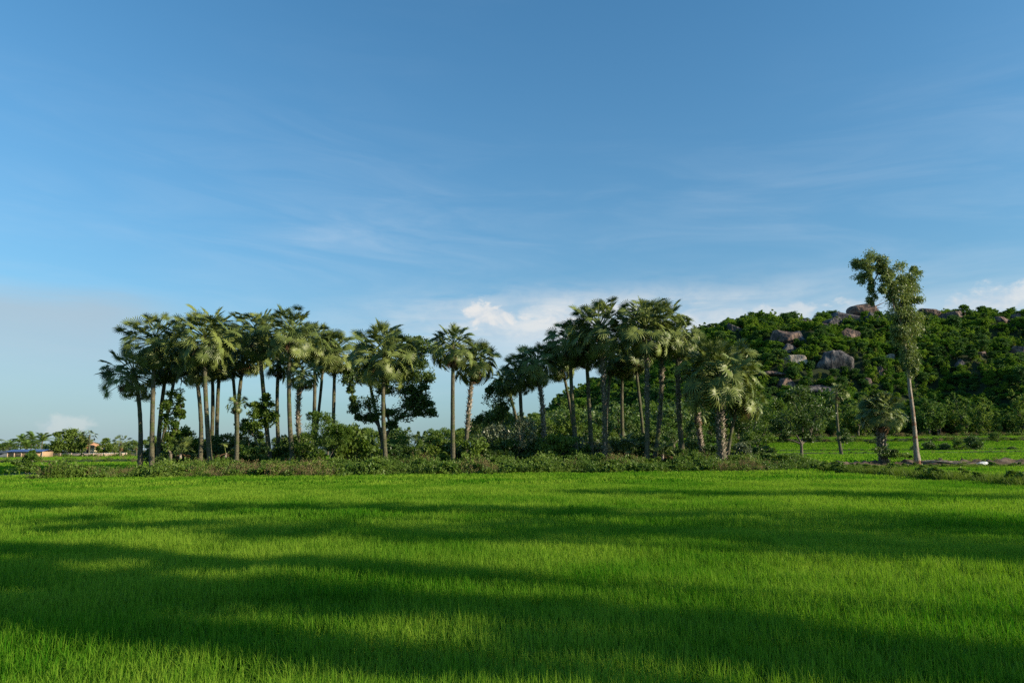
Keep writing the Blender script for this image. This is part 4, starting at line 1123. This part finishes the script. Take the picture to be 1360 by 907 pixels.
flat('brick_wall', (0.46, 0.31, 0.18)); flat('blue_roof', (0.10, 0.17, 0.36), .5); flat('cream_wall', (0.72, 0.62, 0.40)); flat('orange_roof', (0.50, 0.27, 0.15)); flat('white_paint', (0.75, 0.74, 0.70))
flat('dark_roof', (0.10, 0.12, 0.14)); flat('salmon_wall', (0.55, 0.42, 0.31)); flat('window_glass', (0.03, 0.035, 0.04), .1); flat('old_wood', (0.40, 0.36, 0.30)); flat('plastic', (0.78, 0.78, 0.76), .4)


def gp(px, D): v_ = at(px, 600, D); v_.z = 0; return v_
# shed with blue roof
a_, b_ = gp(17, 180), gp(64, 180); W_ = (b_ - a_).length
root = thing('village_shed', (a_ + b_) / 2, 'long low shed with tan brick walls and a blue metal roof', 'shed')
G = Geo(); G.box((0, 0, .85), (W_, 4, 1.9)); link('wall', G.mesh('wall', M['brick_wall']), root)
for k in range(6):
    G = Geo(); G.box((-W_ / 2 + .12 + k * (W_ - .24) / 5, -2.06, .9), (.22, .16, 2.0)); link('pillar', G.mesh('pillar', M['salmon_wall']), root)
G = Geo()
nst = 40
for k in range(nst + 1):
    x = -W_ / 2 - .3 + (W_ + .6) * k / nst; z = .05 * (k % 2)
    G.add([(x, -2.5, 1.80 + z), (x, 0, 2.35 + z), (x, 2.5, 1.80 + z)])
vi = np.arange((nst + 1) * 3).reshape(-1, 3)
G.q.append(np.stack([vi[:-1, :-1], vi[1:, :-1], vi[1:, 1:], vi[:-1, 1:]], -1).reshape(-1, 4))
link('roof', G.mesh('roof', M['blue_roof']), root)
G = Geo(); G.box((1.2, -2.03, .75), (.9, .08, 1.5)); link('door', G.mesh('door', M['old_wood']), root)
# dark roofed shed at the frame edge
a_, b_ = gp(-40, 185), gp(14, 185); W_ = (b_ - a_).length
root = thing('dark_shed', (a_ + b_) / 2, 'low dark grey shed beside the blue roofed shed', 'shed')
G = Geo(); G.box((0, 0, .7), (W_, 4, 1.5)); link('wall', G.mesh('wall', M['dark_roof']), root)
G = Geo(); G.add([(-W_ / 2 - .3, -2.5, 1.5), (W_ / 2 + .3, -2.5, 1.5), (W_ / 2 + .3, 0, 2.1), (-W_ / 2 - .3, 0, 2.1), (W_ / 2 + .3, 2.5, 1.5), (-W_ / 2 - .3, 2.5, 1.5)], [(0, 1, 2, 3), (3, 2, 4, 5)]); link('roof', G.mesh('roof', M['dark_roof']), root)
# garden wall
a_, b_ = gp(66, 192), gp(168, 192); W_ = (b_ - a_).length
root = thing('garden_wall', (a_ + b_) / 2, 'long low salmon coloured wall in front of the village trees', 'wall')
G = Geo(); G.box((0, 0, .5), (W_, .2, 1.3)); link('wall_face', G.mesh('wall_face', M['salmon_wall']), root)
G = Geo(); G.box((0, 0, 1.19), (W_ + .1, .3, .08)); link('coping', G.mesh('coping', M['white_paint']), root)
for k in range(8):
    G = Geo(); G.box((-W_ / 2 + k * W_ / 7, 0, .5), (.3, .32, 1.6)); link('pillar', G.mesh('pillar', M['salmon_wall']), root)
# house
hb = gp(118, 205)
root = thing('village_house', hb, 'small cream house with an orange tiled hip roof among village trees', 'house', rotz=.1)
G = Geo(); G.box((0, 0, 1.5), (5.2, 6, 3.1)); link('wall', G.mesh('wall', M['cream_wall']), root)
G = Geo(); e = 3.1; hgt = 4.5
G.add([(-e, -3.6, 2.95), (e, -3.6, 2.95), (e, 3.6, 2.95), (-e, 3.6, 2.95), (-.6, -.8, hgt), (-.6, .8, hgt), (.6, -.8, hgt), (.6, .8, hgt)], [(0, 1, 6, 4), (1, 2, 7, 6), (2, 3, 5, 7), (3, 0, 4, 5), (4, 6, 7, 5), (0, 3, 2, 1)])
rf = link('roof', G.mesh('roof', M['orange_roof']), root)
for sx in (-1.4, 1.4):
    G = Geo(); G.box((sx, -3.02, 1.7), (1.1, .08, 1.2)); wd_ = link('window', G.mesh('window', M['white_paint']), root)
    G = Geo(); G.box((sx, -3.07, 1.7), (.9, .04, 1.0)); link('pane', G.mesh('pane', M['window_glass']), wd_)
G = Geo(); G.box((0, -3.03, 1.05), (.9, .08, 2.1)); link('door', G.mesh('door', M['old_wood']), root)
# village trees
tree_px('mango_tree', 92, 196, [(92, 588, 16, 13), (104, 592, 12, 10), (80, 594, 10, 9), (90, 577, 10, 7), (75, 600, 6, 5), (96, 598, 12, 7), (84, 584, 10, 10), (100, 582, 10, 10)], .3, 'round bushy village tree between the blue roofed shed and the cream house', base_z=0, L=.5, W=.3, per=60, sub=10, seed=41, mat='foot_leaf')
tree_px('village_tree', 140, 200, [(140, 595, 9, 9), (149, 598, 8, 6), (133, 600, 6, 5)], .25, 'low bushy tree beside the cream house towards the palms', base_z=0, L=.5, W=.3, per=50, sub=9, seed=42, mat='leaf_bright', group='low trees in the village')
tree_px('village_tree', 173, 205, [(172, 598, 7, 6), (168, 602, 6, 4)], .2, 'little dark tree behind the end of the salmon wall', base_z=0, L=.5, W=.3, per=40, sub=9, seed=43, group='low trees in the village')
tree_px('village_tree', 68, 200, [(66, 598, 7, 6)], .2, 'little dark tree behind the end of the blue roofed shed', base_z=0, L=.5, W=.3, per=40, sub=9, seed=44, group='low trees in the village')
tree_px('village_tree', 106, 199, [(104, 602, 6, 4)], .15, 'low hedge tree hiding the foot of the cream house', base_z=0, L=.5, W=.3, per=40, sub=9, seed=45, group='low trees in the village')


# coconut palms: feather leaves
def frond(seed, L=4.0):
    g = random.Random(seed); G = Geo(); n = 14; pts = []
    for i in range(n + 1):
        t = i / n; pts.append(Vector((L * (t - .18 * t ** 3), 0, L * (.30 * t - .62 * t * t))))
    G.tube(pts, [.05 * (1 - i / n) + .01 for i in range(n + 1)], 4)
    V = []; T = []
    for i in range(2, n * 3):
        t = i / (n * 3); p_ = Vector((L * (t - .18 * t ** 3), 0, L * (.30 * t - .62 * t * t))); ll = L * .26 * math.sin(math.pi * min(1, t * .85 + .12)) ** .7
        for s in (-1, 1):
            j = len(V); V += [tuple(p_), tuple(p_ + Vector((.10, 0, 0))), tuple(p_ + Vector((ll * .45, s * ll * .8, -ll * g.uniform(.2, .55))))]; T.append((j, j + 1, j + 2))
    G.add(V, t=T, a=[g.random() for _ in V]); return G.mesh('frond', M['foot_leaf'])


FR = [frond(1), frond(2)]
for k, (px, D, h, lb) in enumerate([(12, 188, 3.3, 'coconut palm nearest the picture edge behind the sheds'), (26, 192, 4.5, 'coconut palm behind the start of the blue roof'), (40, 196, 5.2, 'tallest coconut palm behind the middle of the blue roof'), (54, 190, 4.6, 'coconut palm behind the far end of the blue roof'), (34, 186, 3.0, 'low young coconut palm just behind the blue roof'), (-14, 190, 4.5, 'coconut palm cut by the picture edge')]):
    root = thing('coconut_palm', gp(px, D), lb, 'palm tree', 'coconut palms behind the sheds'); g2 = random.Random(k)
    G = Geo(); G.tube([(0, 0, -.2), (.1, 0, h / 2), (.25, 0, h)], [.2, .15, .13], 7); link('trunk', G.mesh('trunk', M['palm_bark'], True), root)
    for i in range(18):
        th = R(g2.uniform(15, 95)); ph = i * 2.4
        place_leaf(root, FR[i % 2], 'frond', Vector((.25, 0, h)), (math.sin(th) * math.cos(ph), math.sin(th) * math.sin(ph), math.cos(th)), g2.uniform(-.3, .3), g2.uniform(.7, 1.0))

# fence behind the vine wrapped palm
root = thing('rail_fence', (0, 0, 0), 'weathered pale rail fence glimpsed behind the vine wrapped palm', 'fence')
p0, p1 = at(322, 596, 60), at(384, 594, 60); root.location = (p0.x, p0.y, .3); dv = p1 - p0; dv.z = 0
for k in range(7):
    G = Geo(); q_ = dv * (k / 6); G.box((q_.x, q_.y, .55), (.09, .09, 1.3)); link('post', G.mesh('post', M['old_wood']), root)
for z in (.55, 1.05):
    G = Geo(); G.box((dv.x / 2, dv.y / 2 - .07, z), (dv.length, .04, .09), math.atan2(dv.y, dv.x)); link('rail', G.mesh('rail', M['old_wood']), root)

# white sack by the water
c = at(1306, 617, 56.2); c.z = .28
bm = bmesh.new(); bmesh.ops.create_icosphere(bm, subdivisions=3, radius=1)
for v_ in bm.verts:
    co = v_.co; f = 1 + .25 * noise.fractal(co * 1.6, 1, 2, 3); v_.co = Vector((co.x * .48 * f, co.y * .28 * f, max(-.3, co.z) * .2 * f))
me = bpy.data.meshes.new('plastic_sack'); bm.to_mesh(me); bm.free(); me.materials.append(M['plastic'])
tag(link('plastic_sack', me, loc=c), 'crumpled white plastic sack lying on the bare earth bank', 'sack')

# ------------------------------------------------------------------ trees beside the photographer whose shade lies on the paddy
def shade(gx_, gy_, s, wdt, zlo, zhi, seed):
    """tree whose shade falls round ground point (gx, gy); s metres towards the sun"""
    x = gx_ + math.cos(SUN_AZ) * s; y = gy_ - math.sin(SUN_AZ) * s
    bl = []; g = random.Random(seed); n = max(4, int((zhi - zlo) / .55))
    for k in range(n):
        z = zlo + (zhi - zlo) * (k + .5) / n; r = wdt * .5 * g.uniform(.55, .8)
        th = k * 2.4; o_ = wdt * .5 - r; bl.append((math.cos(th) * o_, math.sin(th) * o_, z, r, r, (zhi - zlo) / n * .9))
    return broad_tree('roadside_tree', (x, y, 0), bl, .16, 'leafy roadside tree out of view whose shade falls on the paddy', group='roadside trees shading the paddy', L=.34, W=.22, per=16, sub=8, seed=seed, spread=.55, mat='leaf_dark')
# shade patches on the paddy: picture position, thickness in pixels, length in metres
SHADES = [(60, 669, 9, 8), (330, 670, 8, 8), (600, 672, 9, 8), (800, 677, 8, 6), (900, 653, 8, 7), (1200, 655, 10, 8),
          (200, 696, 12, 7), (420, 700, 18, 7), (640, 700, 24, 7), (850, 698, 24, 7), (1050, 688, 30, 7), (1250, 688, 34, 7), (1120, 718, 26, 6), (1330, 724, 32, 6),
          (40, 722, 10, 5), (150, 731, 11, 5), (350, 743, 11, 5), (560, 750, 11, 4),
          (60, 750, 24, 5), (190, 775, 24, 4.5), (40, 790, 28, 4), (330, 782, 24, 4.5), (520, 787, 22, 4.5), (700, 797, 20, 4.5), (880, 815, 15, 4), (1060, 832, 12, 4),
          (150, 818, 20, 3.5), (320, 838, 20, 3.2), (500, 852, 18, 3), (660, 868, 12, 2.5), (950, 860, 11, 3), (1180, 870, 14, 3)]
def shade_at(px, py, th, ln, k):
    a_ = at(px, py, 10.0); D = 10 * (EYE - .43) / (EYE - a_.z); c_ = at(px, py, D)
    w_ = th * D * D / 1400 * 1.15 + .35; s_ = 24 + (k * 7 % 10)
    while c_.x + math.cos(SUN_AZ) * s_ < .8 * (c_.y - math.sin(SUN_AZ) * s_) + 4.5: s_ += 1
    zc = .43 + s_ * math.tan(SUN_EL); hh = ln * math.tan(SUN_EL) / 2
    shade(c_.x, c_.y, s_, w_, zc - hh, zc + hh, 200 + k)
for k, a_ in enumerate(SHADES): shade_at(*a_, k)
